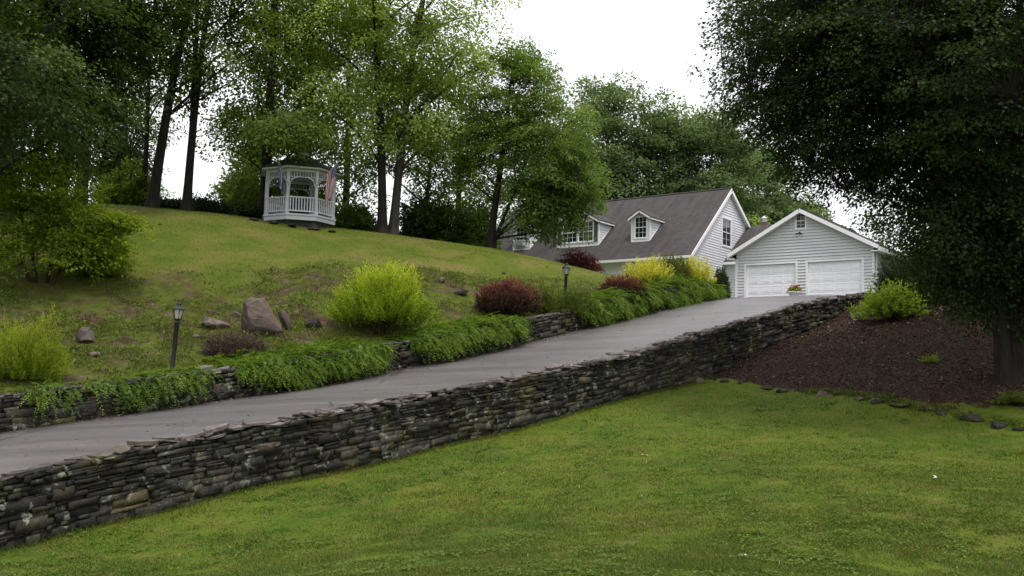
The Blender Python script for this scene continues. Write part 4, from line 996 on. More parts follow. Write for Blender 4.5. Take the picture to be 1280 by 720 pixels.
Yr = yfor(268, 408); rk(268, 403, Yr, 48, 20, 3, 'flat pale tan rock lying uphill from the tall lamp post', .7, (.1, .35, .1), boxy=.6)
Yr = yfor(293, 392); rk(293, 388, Yr, 16, 10, 4, 'small pointed tan stone above the flat pale rock', .8, (0, .3, .4))
Yr = yfor(392, 412); rk(392, 406, Yr, 32, 17, 5, 'dark low boulder on the bank beside the golden bush', .7, (0, .1, 0), mat='wall', boxy=.7)
Yr = yfor(248, 421); rk(248, 418, Yr, 20, 8, 6, 'small brown rock low on the bank close to the tall lamp post', .7, (0, .1, .2))
Yr = yfor(577, 368); rk(577, 364, Yr, 26, 10, 7, 'grey ledge rock between the golden bush and the red barberry', .8, (0, -.15, 0))
Yr = yfor(552, 354); rk(552, 351, Yr, 14, 8, 8, 'small dark stone in the bare earth above the ledge rock', .8)
Yr = yfor(630, 341); rk(630, 340, Yr, 7, 4, 18, 'tiny pale stone in the dry grass above the red barberry', .8)
Yr = yfor(105, 425); rk(105, 418, Yr, 30, 26, 9, 'weathered grey rock under the big layered green bush', .7, (.2, 0, 0))
Yr = yfor(116, 446); rk(116, 444, Yr, 20, 10, 10, 'low grey stone below the weathered rock at the foot of the bank', .7)
_bs = [(876, 474, 15, 13), (893, 472, 10, 6), (906, 475, 20, 8), (925, 478, 9, 5), (958, 483, 24, 8), (980, 486, 36, 9), (1006, 488, 10, 7), (1028, 489, 22, 13), (1046, 492, 16, 7), (1074, 496, 18, 9), (1098, 499, 30, 7),
       (1125, 504, 38, 9), (1160, 511, 24, 8), (1176, 513, 20, 11), (1215, 520, 40, 14), (1248, 528, 30, 12), (1272, 533, 22, 9)]
for i, (px, py, w, h) in enumerate(_bs):
    Yb = yfor_low(px, py + h * .4); p = at(px, Yb); sc = Yb / F
    rock((p[0], p[1], p[2] + h * sc * .08), (w * sc / 2, w * sc / 2 * .7, h * sc / 2 * 1.1), 60 + i, 'low weathered stone edging the mulch bed along the lower lawn', 'edging_stone', (0, 0, i * 1.3), 'stones edging the mulch bed', .6, 'rock' if i in (0, 7, 9) else 'wall', 'stone', boxy=.65)
Yb = yfor_low(1076, 400); p = at(1076, 41); rock((p[0], p[1], p[2] + .15), (.45, .4, .38), 90, 'grey boulder at the end of the long wall under the bright green bush', 'rock', (0, 0, .4))
# stones under the gazebo
for i, (px, w, h) in enumerate(((318, 16, 8), (342, 22, 8), (365, 24, 7), (392, 22, 7), (416, 14, 6))):
    p = at(px, 47.9); sc = 48 / F
    rock((p[0], p[1], p[2] + h * sc * .2), (w * sc / 2, w * sc / 2 * .6, h * sc / 2), 120 + i, 'dark footing stone bedded in the turf at the base of the gazebo', 'footing_stone', (0, 0, i), 'footing stones under the gazebo', .4, 'wall', 'stone')

# ------------------------------------------------------------------ shrubs
def bush_px(name, px, py_base, py_top, wpx, Y, seed, lmat, label, n, nl, leaf, sl, depth=.85, **kw):
    p = at(px, Y); sc = Y / F; h = max(.2, P(px, py_top, Y)[2] - p[2]); w = wpx * sc / 2
    return make_bush(name, tuple(p), seed, (w, w * depth, h), n, nl, leaf, sl, lmat, label, **kw)
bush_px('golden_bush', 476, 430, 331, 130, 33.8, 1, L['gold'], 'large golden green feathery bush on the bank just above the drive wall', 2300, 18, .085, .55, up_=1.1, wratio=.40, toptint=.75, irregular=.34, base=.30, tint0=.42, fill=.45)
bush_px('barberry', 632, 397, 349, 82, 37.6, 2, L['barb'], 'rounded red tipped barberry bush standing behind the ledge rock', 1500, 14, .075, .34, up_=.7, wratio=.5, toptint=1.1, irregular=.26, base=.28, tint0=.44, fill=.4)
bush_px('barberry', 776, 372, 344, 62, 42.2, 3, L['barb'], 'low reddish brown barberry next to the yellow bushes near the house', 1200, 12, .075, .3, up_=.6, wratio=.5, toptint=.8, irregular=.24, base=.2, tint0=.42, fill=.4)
bush_px('green_shrub', 682, 395, 356, 34, 38.6, 4, L['grey'], 'loose olive green shrub beside the second lamp post', 420, 13, .08, .36, up_=1.1, irregular=.4, base=.15, fill=.45)
bush_px('green_shrub', 714, 394, 356, 58, 39.0, 5, L['grey'], 'dense dark olive shrub between the second lamp and the draping juniper', 800, 13, .08, .32, up_=.8, irregular=.35, base=.15, tint0=.36)
bush_px('yellow_bush', 808, 352, 318, 66, 44.5, 6, L['gold2'], 'bright yellow spiky bush in front of the house behind the low barberry', 900, 15, .095, .45, up_=1.2, irregular=.28, base=.15, toptint=.4)
bush_px('yellow_bush', 868, 348, 320, 50, 47., 7, L['gold2'], 'bright yellow rounded bush in front of the white gable wall', 800, 14, .09, .34, up_=.7, irregular=.18, base=.25, toptint=.4)
bush_px('green_shrub', 842, 350, 318, 52, 46.5, 8, L['grey'], 'olive green bush squeezed between two bright yellow bushes', 900, 13, .095, .4, up_=1.0, irregular=.3, base=.15, tint0=.42)
bush_px('clipped_evergreen', 901, 372, 334, 24, 51., 9, L['box'], 'small dark cone shaped evergreen by the breezeway window', 1500, 10, .07, .16, up_=.8, irregular=.05, base=.1, fill=.3, stem=True)
bush_px('purple_shrub', 292, 445, 418, 86, 29.6, 10, L['heath'], 'low purplish brown shrub in front of the large bank slab', 1100, 13, .06, .24, up_=.7, wratio=.5, irregular=.35, base=.1, tint0=.42)
bush_px('lime_shrub', 30, 480, 398, 104, 25.2, 11, L['lime'], 'yellow green feathery shrub at the wall below the big layered bush', 1500, 18, .075, .42, up_=1.3, wratio=.3, irregular=.35, base=.15, toptint=.3, tint0=.42)
_lb = at(52, 35.)
make_tree('layered_bush', tuple(_lb), 12, 4.2, .05, [(.1, 0, 2.1, 2.4, 2.0, 1.6), (-.8, 0, 3.1, 1.7, 1.4, 1.2), (.7, 0, 3.2, 1.3, 1.2, .9), (1.7, 0, 1.9, 1.7, 1.3, 1.2), (.2, -.6, .9, 2.6, 1.5, .8), (2.6, -.2, 2.2, .9, .8, .4, 2), (-.2, 0, 4.1, 1.2, 1, .5, 2), (2.2, -.3, 1.2, 1.4, 1, .5)], 360, 66, .14, .68, L['shade'], MAT['twig'],
          'big layered green bush spreading over the hillside beneath the dark trees', droop=.08, flat=.08, tilt=.3, nlimb=26, gap=.08, cat='shrub', wratio=.5, stems=[((-.2, 0), (-1.0, 0), 3.2, .05, 0.), ((.1, .1), (.5, .2), 3.4, .05, 0.), ((.3, 0), (1.9, -.1), 2.6, .04, 0.), ((-.3, 0), (-1.9, -.3), 2.2, .04, 0.)])
bush_px('layered_bush', 125, 352, 262, 70, 36.5, 13, L['shade'], 'lower olive bush skirting the big layered bush on the hillside', 520, 14, .16, .7, up_=.25, wratio=.42, irregular=.45, base=.1, droop=.2, tint0=.45, spread=.8)
bush_px('red_maple', 722, 338, 315, 58, 52., 14, L['jmaple'], 'low weeping red leaved maple in front of the house eaves', 900, 12, .12, .5, up_=.2, droop=.5, irregular=.3, base=.3, cat='tree')
bush_px('bright_shrub', 1116, 402, 352, 84, 39.4, 15, L['fern'], 'bright green open shrub at the end of the long stone wall', 620, 14, .13, .6, up_=.5, wratio=.5, irregular=.45, base=.2, droop=.1, tint0=.5, spread=.8)
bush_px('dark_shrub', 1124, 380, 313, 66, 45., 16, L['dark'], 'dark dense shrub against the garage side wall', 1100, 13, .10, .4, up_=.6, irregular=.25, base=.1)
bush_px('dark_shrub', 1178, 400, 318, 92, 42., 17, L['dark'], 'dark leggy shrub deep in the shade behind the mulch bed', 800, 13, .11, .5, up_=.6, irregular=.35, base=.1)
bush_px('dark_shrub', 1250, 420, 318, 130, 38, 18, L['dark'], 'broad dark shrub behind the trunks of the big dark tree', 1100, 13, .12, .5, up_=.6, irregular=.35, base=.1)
bush_px('seedling', 1163, 462, 446, 22, 33, 19, L['fern'], 'tiny bright green seedling alone in the mulch bed', 26, 9, .1, .3, up_=.8, base=.05, stem=False, cat='plant')
bush_px('low_plant', 1270, 520, 492, 50, 27., 20, L['grey'], 'low leafy clump at the foot of the big dark tree', 160, 12, .1, .35, up_=.5, base=.05, stem=False, cat='plant', irregular=.4)
bush_px('white_flower_clump', 756, 380, 358, 22, 41.4, 21, L['wflower'], 'small clump of white flowers beside the low barberry', 26, 3, .06, .2, up_=.8, base=.1, stem=True, cat='flowers')
# understory along the crest
for i, (px, top, wpx, Y, lm, lb) in enumerate(((372, 218, 96, 54.5, 'mid', 'green understory bush directly behind the gazebo railings'), (212, 255, 50, 50.5, 'dark', 'low dark brush on the crest between the leaning and forked trunks'), (318, 262, 40, 51, 'dark', 'low dark brush at the trunk close beside the gazebo'), (306, 200, 80, 54, 'maple', 'round green understory bush behind the crest beside the gazebo'), (255, 252, 60, 53, 'dark', 'low dark thicket on the crest between the forked tree and the gazebo'),
        (155, 205, 74, 52, 'left', 'green understory bush on the crest behind the big layered bush'), (440, 258, 56, 54, 'mid', 'dark low bush on the crest just past the gazebo'), (535, 240, 84, 55, 'deep', 'dark green thicket behind the crest next to the twin trunks'), (588, 235, 80, 56, 'mid', 'leafy bush on the crest near the maple trunk'))):
    bush_px('understory_bush', px, 0, top, wpx, Y, 30 + i, L[lm], lb, 700, 12, .2, .7, up_=.5, wratio=.6, irregular=.4, base=.2, spread=.9)

# ------------------------------------------------------------------ creeping junipers over the uphill wall
def juniper(s0, s1, seed, dens, hang, label, back=1.4, crest=.22, patchy=0.):
    rng = np.random.default_rng(seed); n = int(dens * (s1 - s0)); s = rng.uniform(s0, s1, n); e = np.minimum((s - s0), (s1 - s)) ; edge = np.clip(e / .8, 0.12, 1)
    nz = fbm(s * .9, 0, 0, seed, 3)
    if patchy: keep = (nz > -.25 + patchy) | (rng.random(n) < .35); s, edge, nz = s[keep], edge[keep], nz[keep]; n = len(s)
    k = rng.random(n); lump = .8 + .6 * nz; nf = fbm(s * 2.6, k * 3., 0, seed + 5, 2)
    v = np.empty(n); dz = np.empty(n)
    h = hang * np.clip(lump, .2, 1.5) * edge
    topm = k < .5
    v[topm] = W + rng.uniform(-.05, back, topm.sum()); dz[topm] = .75 * crest * edge[topm] * np.sin(np.clip((v[topm] - W + .3) / (back + .3), 0, 1) * np.pi) ** .7 * rng.uniform(.4, 1.05, topm.sum())
    bt = ~topm; t = rng.random(bt.sum()) ** .8; v[bt] = W - .08 - .30 * np.sin(np.clip(t * 1.9, 0, np.pi / 2 + .6)) * edge[bt] ; dz[bt] = .12 * (1 - t) - t * h[bt]
    v = v - .16 * nf; dz = dz + .15 * nf * edge; x, y = xy(s, v); zw = far_top(s); C = np.stack([x, y, zw + dz + .02], 1)
    zu = ground_z(x, y); C[:, 2] = np.where(v > W + .5, np.maximum(C[:, 2], zu + dz), C[:, 2])
    d = np.zeros((n, 3)); d[:, 0] = -N[0]; d[:, 1] = -N[1]; lat = rng.normal(size=n) * .75
    d[:, 0] += U[0] * lat; d[:, 1] += U[1] * lat; d[:, 2] = np.where(topm, rng.uniform(-.1, .55, n), rng.uniform(-1.5, -.2, n)); d = unit(d)
    o = np.array([*xy((s0 + s1) / 2, W + .5), 0.]); o = np.array([float(o[0]), float(o[1]), float(far_top((s0 + s1) / 2))])
    root = empty('creeping_juniper', tuple(o), 0, label, 'shrub', 'creeping junipers draped over the drive wall')
    ln = rng.uniform(.28, .52, n) * np.where(rng.random(n) < .15, 1.7, 1.); m = 18; idx = np.repeat(np.arange(n), m); N_ = n * m; t = (np.tile(np.arange(m), n) + rng.random(N_)) / m
    sg = np.where(np.arange(N_) % 2 == 0, 1., -1.); side = unit(np.cross(d, [0, 0, 1.]) + rng.normal(size=(n, 3)) * .3)
    pos = C[idx] + d[idx] * (t * ln[idx])[:, None]; pos[:, 2] -= .10 * t ** 2 * ln[idx] * 2
    ax = d[idx] * .8 + side[idx] * (sg * .75)[:, None] + rng.normal(size=(N_, 3)) * .25
    nr = np.cross(d, side)[idx] + rng.normal(size=(N_, 3)) * .35
    ls = .085 * (.7 + .6 * rng.random(N_)) * (1.15 - .6 * t)
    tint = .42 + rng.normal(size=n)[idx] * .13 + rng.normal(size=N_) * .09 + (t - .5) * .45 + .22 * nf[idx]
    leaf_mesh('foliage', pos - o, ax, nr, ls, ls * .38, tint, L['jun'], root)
    ch = []
    for j in rng.choice(n, min(60, n), replace=False):
        b0 = np.array([*[float(q) for q in xy(s[j] + rng.normal() * .2, W + .6)], 0]); b0[2] = gz(b0[0], b0[1]) - .03; m_ = (b0 + C[j]) / 2 + np.array([0, 0, .12]); ch.append((np.array([b0, m_, C[j]]) - o, np.array([.016, .012, .005])))
    V1, F1 = tubes_np(ch, 4); mesh_np('stems', V1, F1, MAT['twig'], root, smooth=True)
def s_at(px, py): return sv(on_line(px, py, W))[0]
juniper(s_at(30, 495), s_at(120, 495), 1, 150, .55, 'sparse juniper strands trailing down the wall below the lime shrub', .9, .10, .3)
juniper(s_at(118, 480), s_at(262, 480), 2, 190, .32, 'thin fringe of juniper trailing over the wall under the tall lamp post', .9, .14, .25)
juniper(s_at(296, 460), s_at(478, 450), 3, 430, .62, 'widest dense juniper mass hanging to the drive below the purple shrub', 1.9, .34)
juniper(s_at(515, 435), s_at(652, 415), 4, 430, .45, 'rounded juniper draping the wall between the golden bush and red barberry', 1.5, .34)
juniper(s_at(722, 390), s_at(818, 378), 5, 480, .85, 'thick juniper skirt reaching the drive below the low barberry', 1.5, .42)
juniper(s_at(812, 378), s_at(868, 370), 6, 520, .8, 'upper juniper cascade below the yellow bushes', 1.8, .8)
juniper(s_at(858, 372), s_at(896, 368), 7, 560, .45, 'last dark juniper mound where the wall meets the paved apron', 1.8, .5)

# ------------------------------------------------------------------ trees
GRP = 'tall woodland trees along the hill crest'
def T(px, Y, seed, H, r0, ells, ns, nl, leaf, R_, lm, lab, **kw):
    leaf *= .60; nl = int(nl * 1.95); kw['gap'] = kw.get('gap', .05) + .10; ns = int(ns * .72); kw.setdefault('flat', .17); kw.setdefault('tilt', .38)
    p = at(px, Y); bm_ = MAT[kw.pop('bark', 'bark')]; return make_tree(kw.pop('name', 'woodland_tree'), tuple(p), seed, H, r0, ells, ns, nl, leaf, R_, L[lm], bm_, lab, **kw)
T(-75, 33, 41, 17, .30, [(1.0, 0, 9.5, 5.2, 5, 6.5), (2.5, -1, 6.5, 3.0, 3, 2.0)], 330, 62, .24, 1.0, 'deep', 'nearest woodland tree whose darkened boughs reach in over the big layered bush', group=GRP, droop=.35)  # dark leaf colour puts the shade of this corner into the crown
T(4, 41, 42, 19, .34, [(0, 0, 10.5, 4.5, 4.5, 7.5)], 430, 60, .25, 1.05, 'deep', 'dark straight trunked tree behind the big layered bush nearest the edge', group=GRP)
T(75, 43, 43, 19, .26, [(0, 0, 10.5, 4.2, 4.2, 7.5)], 420, 60, .25, 1.05, 'deep', 'first of two slim dark trunks rising close together behind the layered bush', group=GRP)
T(100, 44, 44, 20, .26, [(.6, 0, 11., 4.2, 4.2, 7.5)], 420, 60, .25, 1.05, 'deep', 'second of two slim dark trunks close together, the one nearer the sky gap', group=GRP)  # crown shade painted in with the darker leaf colour
for i_, (px_, Y_b, H_b, lb_) in enumerate(((-40, 56, 16, 'shadowy tree far behind the dark straight trunks at the picture edge'), (38, 60, 16, 'shadowy tree seen between the dark straight trunk and the slim pair'), (122, 62, 15, 'shadowy leafy tree filling the gap behind the slim pair of trunks'), (150, 66, 12, 'small leafy tree behind the thin sapling'), (316, 60, 11, 'leafy young tree behind the brush beside the gazebo'))):
    T(px_, Y_b, 140 + i_, H_b, .2, [(0, 0, H_b * .5, 3.6 - 1.3 * (i_ > 2), 3.0, H_b * .5)], 260 - 70 * (i_ > 2), 54, .28, 1.1, 'deep' if i_ < 3 else 'mid', lb_, group=GRP)
T(178, 52, 45, 17, .14, [(0, 0, 9.5, 3.2, 3.2, 6.2)], 130, 50, .24, .95, 'left', 'thin sapling trunk standing just before the leaning tree', group=GRP)
T(190, 48, 46, 20, .26, [(1.6, 0, 12, 4.4, 4.2, 7.4)], 220, 56, .25, 1.05, 'left', 'tree with a trunk leaning toward the gazebo against bright sky', group=GRP, lean=(1.2, 0), gap=.0)
T(233, 49, 47, 19, .22, [(.3, 0, 11.6, 4.2, 4.2, 7.2)], 205, 56, .25, 1.05, 'left', 'tree that forks into two stems against the brightest gap of sky', group=GRP, gap=.0, stems=[((0, 0), (.9, 0), 18, .22, .0), ((0, .05), (-.7, .3), 16.5, .17, .25)])
T(331, 51, 48, 20, .30, [(0, 0, 11.3, 4.2, 4.2, 8), (2.0, -3.3, 3.75, 2.6, 1.2, .65, 9), (-1.5, 0, 4.6, 2.6, 2, 1.6)], 300, 58, .25, 1.05, 'left', 'straight dark tree standing close beside the gazebo on its forest side', group=GRP)
T(379, 55, 49, 21, .30, [(0, 0, 11.5, 4.6, 4.4, 8.4), (.6, -7., 4.0, 1.7, 1.0, .6, 9), (1.4, -3, 4.6, 2.6, 2.6, 1.6)], 290, 58, .26, 1.1, 'mid', 'straight tree directly behind the gazebo roof', group=GRP)
T(430, 62, 50, 20, .26, [(0, 0, 10., 4.2, 4.2, 8.6), (0, -2, 4.2, 3, 2.5, 2.4)], 230, 56, .28, 1.15, 'mid', 'leafy tree set back between the gazebo and the twin trunks', group=GRP)
T(478, 50.6, 51, 21, .24, [(-1, 0, 11, 4.4, 4.4, 7.6), (-1.8, -1.2, 7, 2.6, 2.2, 2.2)], 290, 62, .25, 1.05, 'maple', 'darker of the twin trunks on the crest, under a pale layered canopy', group=GRP, droop=.4, name='maple_tree')
T(491, 51.4, 52, 20, .24, [(1.2, 0, 10.8, 4.6, 4.4, 7), (2.6, -1, 7.2, 2.7, 2.2, 2.0)], 320, 62, .25, 1.05, 'maple', 'paler barked one of the twin trunks, its layered boughs drooping to the maple', group=GRP, droop=.45, bark='bark_grey', name='maple_tree')
T(529, 57, 53, 13, .13, [(0, 0, 7, 3.2, 3, 5.2)], 190, 54, .25, 1., 'mid', 'slim young tree with a leaning stem between the twin trunks and maple', group=GRP, lean=(.8, 0))
T(570, 66, 54, 16, .24, [(0, 0, 8, 3.8, 4, 7)], 230, 54, .28, 1.15, 'deep', 'dark tree set far back behind the crest near the maple', group=GRP)
p_ = at(613, 51.3)
T(613, 51.3, 55, 11.6, .22, [(1.6, 0, 6.6, 3.5, 3.4, 4.3), (3.0, -.3, 3.6, 2.8, 2.4, 2.3), (2.5, -.6, 2.1, 2.0, 1.7, 1.2), (4.1, -.4, 3.6, 1.7, 1.7, 2.0), (3.5, -.4, 1.9, 1.5, 1.4, 1.4), (3.6, -.2, 2.6, 1.6, 1.4, 1.2), (-.6, 0, 4.6, 2.0, 2.2, 2.6), (1.5, 0, 9.6, 1.7, 1.7, 1.6)], 1000, 60, .20, .75, 'mid', 'rounded maple with a short forked trunk in front of the house dormers', name='maple_tree', nlimb=22, gap=.02,
  stems=[((0, 0), (1.2, 0), 10.8, .2, 0.), ((.02, 0), (2.4, .2), 6.2, .09, .1)])
FG = 'distant trees behind the house'
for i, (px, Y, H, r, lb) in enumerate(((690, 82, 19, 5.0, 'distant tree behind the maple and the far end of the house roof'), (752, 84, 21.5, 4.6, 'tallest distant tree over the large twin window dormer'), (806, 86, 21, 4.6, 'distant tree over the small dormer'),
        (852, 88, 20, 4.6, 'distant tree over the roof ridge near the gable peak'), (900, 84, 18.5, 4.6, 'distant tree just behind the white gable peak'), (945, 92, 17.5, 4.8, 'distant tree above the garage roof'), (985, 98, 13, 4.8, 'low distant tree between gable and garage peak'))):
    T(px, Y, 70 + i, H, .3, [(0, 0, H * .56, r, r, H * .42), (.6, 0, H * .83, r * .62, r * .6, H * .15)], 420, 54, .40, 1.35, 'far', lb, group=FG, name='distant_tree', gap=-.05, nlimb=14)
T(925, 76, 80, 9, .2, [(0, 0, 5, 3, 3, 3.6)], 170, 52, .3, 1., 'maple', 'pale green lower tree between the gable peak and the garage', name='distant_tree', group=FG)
# the big dark tree by the mulch bed
bt = at(1262, 28.6)
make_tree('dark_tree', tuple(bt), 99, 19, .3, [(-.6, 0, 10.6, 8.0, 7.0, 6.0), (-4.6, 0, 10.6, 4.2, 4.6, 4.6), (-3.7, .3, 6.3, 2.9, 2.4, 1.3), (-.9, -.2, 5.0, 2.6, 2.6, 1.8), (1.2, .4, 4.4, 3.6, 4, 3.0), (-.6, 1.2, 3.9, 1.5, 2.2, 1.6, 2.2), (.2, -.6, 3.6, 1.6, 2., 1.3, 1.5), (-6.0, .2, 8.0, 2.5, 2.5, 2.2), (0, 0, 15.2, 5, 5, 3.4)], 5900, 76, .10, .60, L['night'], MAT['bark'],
          'huge dense dark tree with many stems spreading over the mulch bed and garage', droop=.35, gap=-.06, nlimb=60, shell=.5, curve=2.1, limbk=.25, flat=.16, tilt=.4,
          stems=[((.12, 0), (1.2, .3), 16, .24, 0.), ((-.10, -.1), (-2.2, -.5), 15, .18, -.1), ((-.2, .1), (-3.0, 1.0), 15, .12, -.05), ((.1, .2), (-.6, 2.5), 15, .18, 0.), ((.3, -.1), (3.4, -1.2), 14, .16, .2)])
for i, (px, Y, H, lb) in enumerate(((1190, 56, 15, 'tree added behind the garage side to block back light, seen under the big dark tree'), (1290, 50, 15, 'tree added to block back light far behind the trunks of the big dark tree'))):
    T(px, Y, 110 + i, H, .25, [(0, 0, H * .5, 5, 5, H * .5), (-1, -2, 2.2, 5, 3, 2.4)], 420, 54, .3, 1.15, 'deep', lb, name='shade_tree', group='shaded trees behind the mulch bed')  # both trees added to block light coming from behind the dark tree

# ------------------------------------------------------------------ turf and litter
def blades(name, x, y, h, w, mat, seed, parent=None, lean=.5, dz=0.):
    rng = np.random.default_rng(seed); n = len(x); z = ground_z(x, y) + dz; a = rng.random(n) * 2 * np.pi; hh = h * (.6 + .8 * rng.random(n)); ww = w * (.7 + .6 * rng.random(n))
    d = np.stack([np.cos(a), np.sin(a)], 1); lx, ly = rng.normal(size=n) * lean, rng.normal(size=n) * lean
    V = np.empty((n, 3, 3), np.float32); b = np.stack([x, y, z - .01], 1)
    V[:, 0] = b + np.stack([d[:, 0] * ww, d[:, 1] * ww, 0 * ww], 1); V[:, 1] = b - np.stack([d[:, 0] * ww, d[:, 1] * ww, 0 * ww], 1); V[:, 2] = b + np.stack([lx * hh, ly * hh, hh], 1)
    o = mesh_np(name, V.reshape(-1, 3), np.arange(n * 3).reshape(n, 3), mat, parent); return tag(o, None, None, None, 'stuff')
def sample(n, y0, y1, k, seed, xspan=.62, pw=1.):
    rng = np.random.default_rng(seed); u_ = rng.random(n); y = (y0 ** (-pw) + u_ * (y1 ** (-pw) - y0 ** (-pw))) ** (-1 / pw); x = rng.uniform(-xspan, xspan, n) * y; return x, y
def svn(x, y): return (x - O[0]) * U[0] + (y - O[1]) * U[1], (x - O[0]) * N[0] + (y - O[1]) * N[1]
x, y = sample(620000, 8., 38, 0, 1); s, v = svn(x, y); mm = mulch_mask(x, y) + fbm(x * .8, y * .8, 0, 50) * .3
k = (v < -.28) & (mm < .35); x, y = x[k], y[k]
pn = fbm(x * 1.6, y * 1.6, 0, 33); hgt = (.032 + .022 * pn + .00045 * y).clip(.012, .1)
blades('lawn_grass', x, y, hgt, .0045 + .0003 * y, MAT['blade'], 2, lean=.7)['label'] = 'mown green grass of the lower lawn'
rng = np.random.default_rng(31); xc, yc = sample(5000, 8.2, 30, 0, 32, .6, .3); k = (svn(xc, yc)[1] < -.4) & (mulch_mask(xc, yc) < .3) & (fbm(xc * .9, yc * .9, 0, 81) > .12); xc, yc = xc[k], yc[k]; m = 12; nn_ = len(xc); idx = np.repeat(np.arange(nn_), m)
xl = xc[idx] + rng.normal(size=nn_ * m) * .07; yl = yc[idx] + rng.normal(size=nn_ * m) * .07
tag(leaf_mesh('clover', np.stack([xl, yl, ground_z(xl, yl) + .025 + .02 * rng.random(nn_ * m)], 1), rng.normal(size=(nn_ * m, 3)) * [1, 1, .25], rng.normal(size=(nn_ * m, 3)) * .35 + [0, 0, 1], .030 + .0012 * yl, .026 + .001 * yl, .45 + rng.normal(size=nn_)[idx] * .2, L['clover'], None), 'low clover clumps among the lawn grass', None, None, 'stuff')
# leaf litter along the drive edges
n = 5200; s = rng.uniform(-4, 36, n); v = np.where(rng.random(n) < .6, W - .12 - np.abs(rng.normal(size=n)) * .22, .1 + np.abs(rng.normal(size=n)) * .2); v = np.where(rng.random(n) < .06, rng.uniform(.2, W - .2, n), v); x, y = xy(s, v)
tag(leaf_mesh('leaf_litter', np.stack([x, y, drive_z(s, np.clip(v, 0, W)) + .018], 1), rng.normal(size=(n, 3)) * [1, 1, .2], rng.normal(size=(n, 3)) * .3 + [0, 0, 1], .03 + .05 * rng.random(n), .03, rng.random(n) ** 1.6, m_leaf('dry_leaf', (.03, .022, .014), (.09, .06, .035), (.3, .25, .17), 0., .2, .8), None), 'dry leaf litter along the edges of the drive', None, None, 'stuff')
# taller tufts against the wall foot
rng = np.random.default_rng(8); s = rng.uniform(-8, 24, 9000); v = -.30 - np.abs(rng.normal(size=9000)) * .10; x, y = xy(s, v)
blades('wall_foot_grass', x, y, .10, .008, MAT['blade'], 9, lean=.5)['label'] = 'longer grass along the foot of the stone wall'
# hill turf
x, y = sample(330000, 23, 56, 0, 3, .66, 1.); s, v = svn(x, y); bm_ = bank_mask(x, y); rg = np.random.default_rng(5).random(len(x)); k = (v > W + .75) & (v < 46) & (s < 36.5) & ((bm_ < .5) | (fbm(x * .9, y * .9, 0, 61) > .02) & (rg < .8)); x, y, bm_ = x[k], y[k], bm_[k]
blades('hill_grass', x, y, .045 + .05 * bm_ * (.6 + fbm(x * .7, y * .7, 0, 62)).clip(.1, 2), .012 + .006 * bm_, MAT['blade_up'], 4, lean=.6)['label'] = 'dry olive grass of the upper hill'
rng = np.random.default_rng(18); n = 90000; s = rng.uniform(-6, 28, n); v = rng.uniform(W + .9, W + 13, n); x, y = xy(s, v); k = (bank_mask(x, y) > .4) & (fbm(x * .55, y * .55, 0, 77, 3) + .35 * fbm(x * 2., y * 2., 0, 78) > .0); x, y = x[k], y[k]
blades('bank_grass', x, y, .10 * (.5 + .8 * np.random.default_rng(3).random(len(x))), .012, MAT['blade_up'], 14, lean=.8)['label'] = 'long rough grass on the steep bank'
# weeds on the bank
rng = np.random.default_rng(17); n = 5500; s = rng.uniform(-6, 27, n); v = rng.uniform(W + 1.0, W + 12, n); x, y = xy(s, v); k = (bank_mask(x, y) > .5) & (fbm(x * .7, y * .7, 0, 71, 3) > .0); x, y = x[k], y[k]
z = ground_z(x, y); n = len(x); m = 9; idx = np.repeat(np.arange(n), m); rr = rng.normal(size=(n * m, 3)) * np.array([.13, .13, .05]); C = np.stack([x, y, z + .05], 1)[idx] + rr; C[:, 2] = np.maximum(C[:, 2], z[idx] + .0)
o = leaf_mesh('bank_weeds', C, rng.normal(size=(n * m, 3)) + [0, 0, .6], rng.normal(size=(n * m, 3)) * .7 + [0, 0, 1], .10 * (.6 + rng.random(n * m)), .05, .45 + rng.normal(size=n)[idx] * .25, L['grey'], None)
tag(o, 'low leafy weeds scattered over the rough bank', None, None, 'stuff')
# mulch chips
rng = np.random.default_rng(27); n = 60000; x = rng.uniform(5, 24, n); y = rng.uniform(24, 46, n); mk = mulch_mask(x, y); s, v = svn(x, y); k = (mk > .5) & (v < -.3); x, y = x[k], y[k]; n = len(x); z = ground_z(x, y)
o = leaf_mesh('mulch_chips', np.stack([x, y, z + .012], 1), rng.normal(size=(n, 3)) * [1, 1, .35], rng.normal(size=(n, 3)) * .5 + [0, 0, 1], .05 + .09 * rng.random(n), .022 + .02 * rng.random(n), rng.random(n), None or m_leaf('bark_chip', (.011, .006, .005), (.050, .028, .019), (.19, .13, .092), .0, .1, .9), None)
tag(o, 'brown bark mulch covering the bed below the dark tree', None, None, 'stuff')
rng = np.random.default_rng(44); n = 420; x = rng.uniform(BORD[0][0], BORD[-2][0], n); y = border_y(x) + rng.normal(size=n) * .28; k = fbm(x * .8, y * .8, 0, 91) > -.1; x, y = x[k], y[k]; n = len(x); m = 10; idx = np.repeat(np.arange(n), m); z = ground_z(x, y)
C = np.stack([x, y, z + .02], 1)[idx] + rng.normal(size=(n * m, 3)) * [.09, .09, .03]; C[:, 2] = np.maximum(C[:, 2], z[idx])
tag(leaf_mesh('border_weeds', C, rng.normal(size=(n * m, 3)) + [0, 0, .9], rng.normal(size=(n * m, 3)) + [0, 0, .5], .10 * (.6 + rng.random(n * m)), .035, .35 + rng.normal(size=n)[idx] * .25, L['grey'], None), 'small weeds growing along the ragged edge of the mulch bed', None, None, 'stuff')
rng = np.random.default_rng(45); n = 900; x = rng.uniform(6, 20, n); y = rng.uniform(25, 44, n); k = (mulch_mask(x, y) > .4) & (svn(x, y)[1] < -.4); x, y = x[k], y[k]; n = len(x)
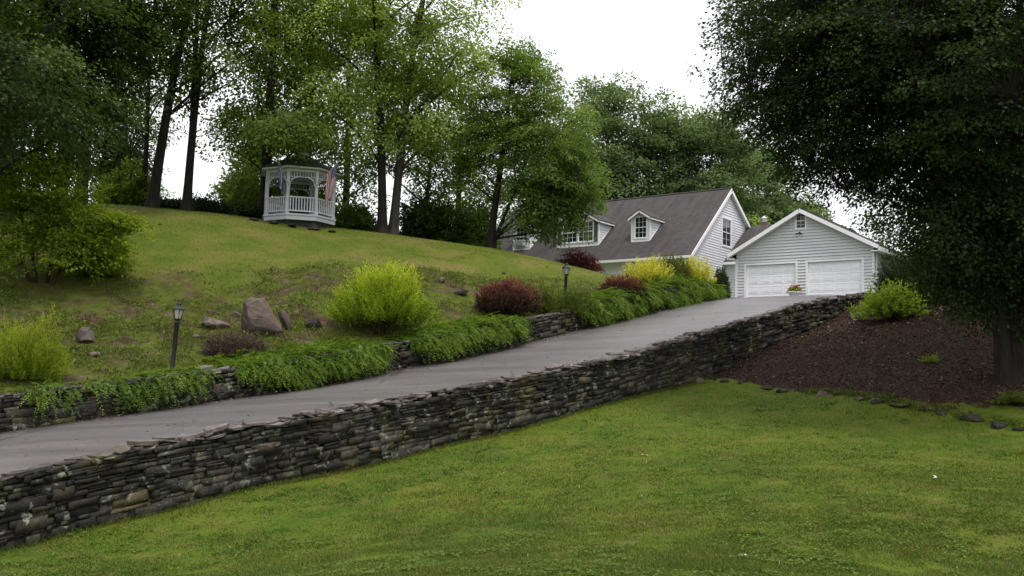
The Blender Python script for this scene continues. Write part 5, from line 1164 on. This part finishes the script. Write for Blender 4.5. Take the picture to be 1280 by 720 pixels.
tag(leaf_mesh('dead_leaves', np.stack([x, y, ground_z(x, y) + .03], 1), rng.normal(size=(n, 3)) * [1, 1, .3], rng.normal(size=(n, 3)) * .5 + [0, 0, 1], .07 + .07 * rng.random(n), .05, rng.random(n), m_leaf('pale_dead_leaf', (.12, .08, .05), (.24, .17, .11), (.42, .34, .25), 0., .2, .8), None), 'pale dead leaves lying on the mulch', None, None, 'stuff')
# fallen debris on the drive and lawn (tiny leaves)
for px, py, Y in ((806, 570, None), (931, 697, None), (1170, 600, None)):
    Yl = yfor_low(px, py); p = at(px, Yl); rr = np.random.default_rng(int(px)); q = np.zeros((3, 3)); q[:, :2] = rr.normal(size=(3, 2)) * .02
    o = leaf_mesh('fallen_leaf', q + [0, 0, .03], rr.normal(size=(3, 3)) * [1, 1, .2], np.array([[0, 0, 1.]] * 3) + rr.normal(size=(3, 3)) * .2, np.full(3, .09), .05, np.ones(3), L['wflower'], None)
    o.location = p; tag(o, {806: 'pale curled leaf lying on the middle of the lower lawn', 931: 'pale dry leaf lying on the lower lawn close to the camera', 1170: 'pale fallen leaf on the lawn below the mulch bed'}[px], 'leaf', 'fallen leaves on the lower lawn')

# ------------------------------------------------------------------ light
SUN_EL, SUN_AZ = math.radians(67), math.radians(158)   # azimuth clockwise from +Y
wd = bpy.data.worlds.new('World'); scene.world = wd; wd.use_nodes = True; nt = wd.node_tree; nt.nodes.clear(); t = NT(nt)
out = nt.nodes.new('ShaderNodeOutputWorld'); bg = nt.nodes.new('ShaderNodeBackground'); bg.inputs['Strength'].default_value = .1
sky = nt.nodes.new('ShaderNodeTexSky'); sky.sky_type = 'NISHITA'; sky.sun_disc = False; sky.sun_elevation = SUN_EL; sky.sun_rotation = SUN_AZ; sky.dust_density = 4; sky.air_density = 1.5
gen = t.n('ShaderNodeTexCoord').outputs['Generated']; sp = t.n('ShaderNodeSeparateXYZ'); t.l(gen, sp.inputs[0])
grad = t.ramp(sp.outputs[2], [(.0, (10.6, 10.6, 10.9)), (.35, (12.5, 12.6, 13.0)), (1., (14.5, 14.8, 15.6))])
cl = t.ramp(t.noise(gen, 2.2, 5, .6), [(.3, (.93, .935, .95)), (.7, (1.05, 1.05, 1.04))])
over = t.mix(1., grad, cl, 'MULTIPLY'); t.l(t.mix(.93, sky.outputs[0], over), bg.inputs['Color']); t.l(bg.outputs[0], out.inputs[0])
sl = bpy.data.lights.new('sun', 'SUN'); sl.energy = 2.0; sl.angle = math.radians(11); sl.color = (1, .96, .9)
so = bpy.data.objects.new('sun', sl); COL.objects.link(so)
sd_ = Vector((math.cos(SUN_EL) * math.sin(SUN_AZ), math.cos(SUN_EL) * math.cos(SUN_AZ), math.sin(SUN_EL))); so.rotation_euler = sd_.to_track_quat('Z', 'Y').to_euler(); so.location = sd_ * 60
vs = scene.view_settings; vs.view_transform = 'Standard'; vs.look = 'None'; vs.gamma = 1; vs.use_curve_mapping = False; vs.exposure = .3
scene.cycles.use_denoising = True; scene.cycles.max_bounces = 8; scene.cycles.diffuse_bounces = 4; scene.cycles.transparent_max_bounces = 4; scene.cycles.transmission_bounces = 4
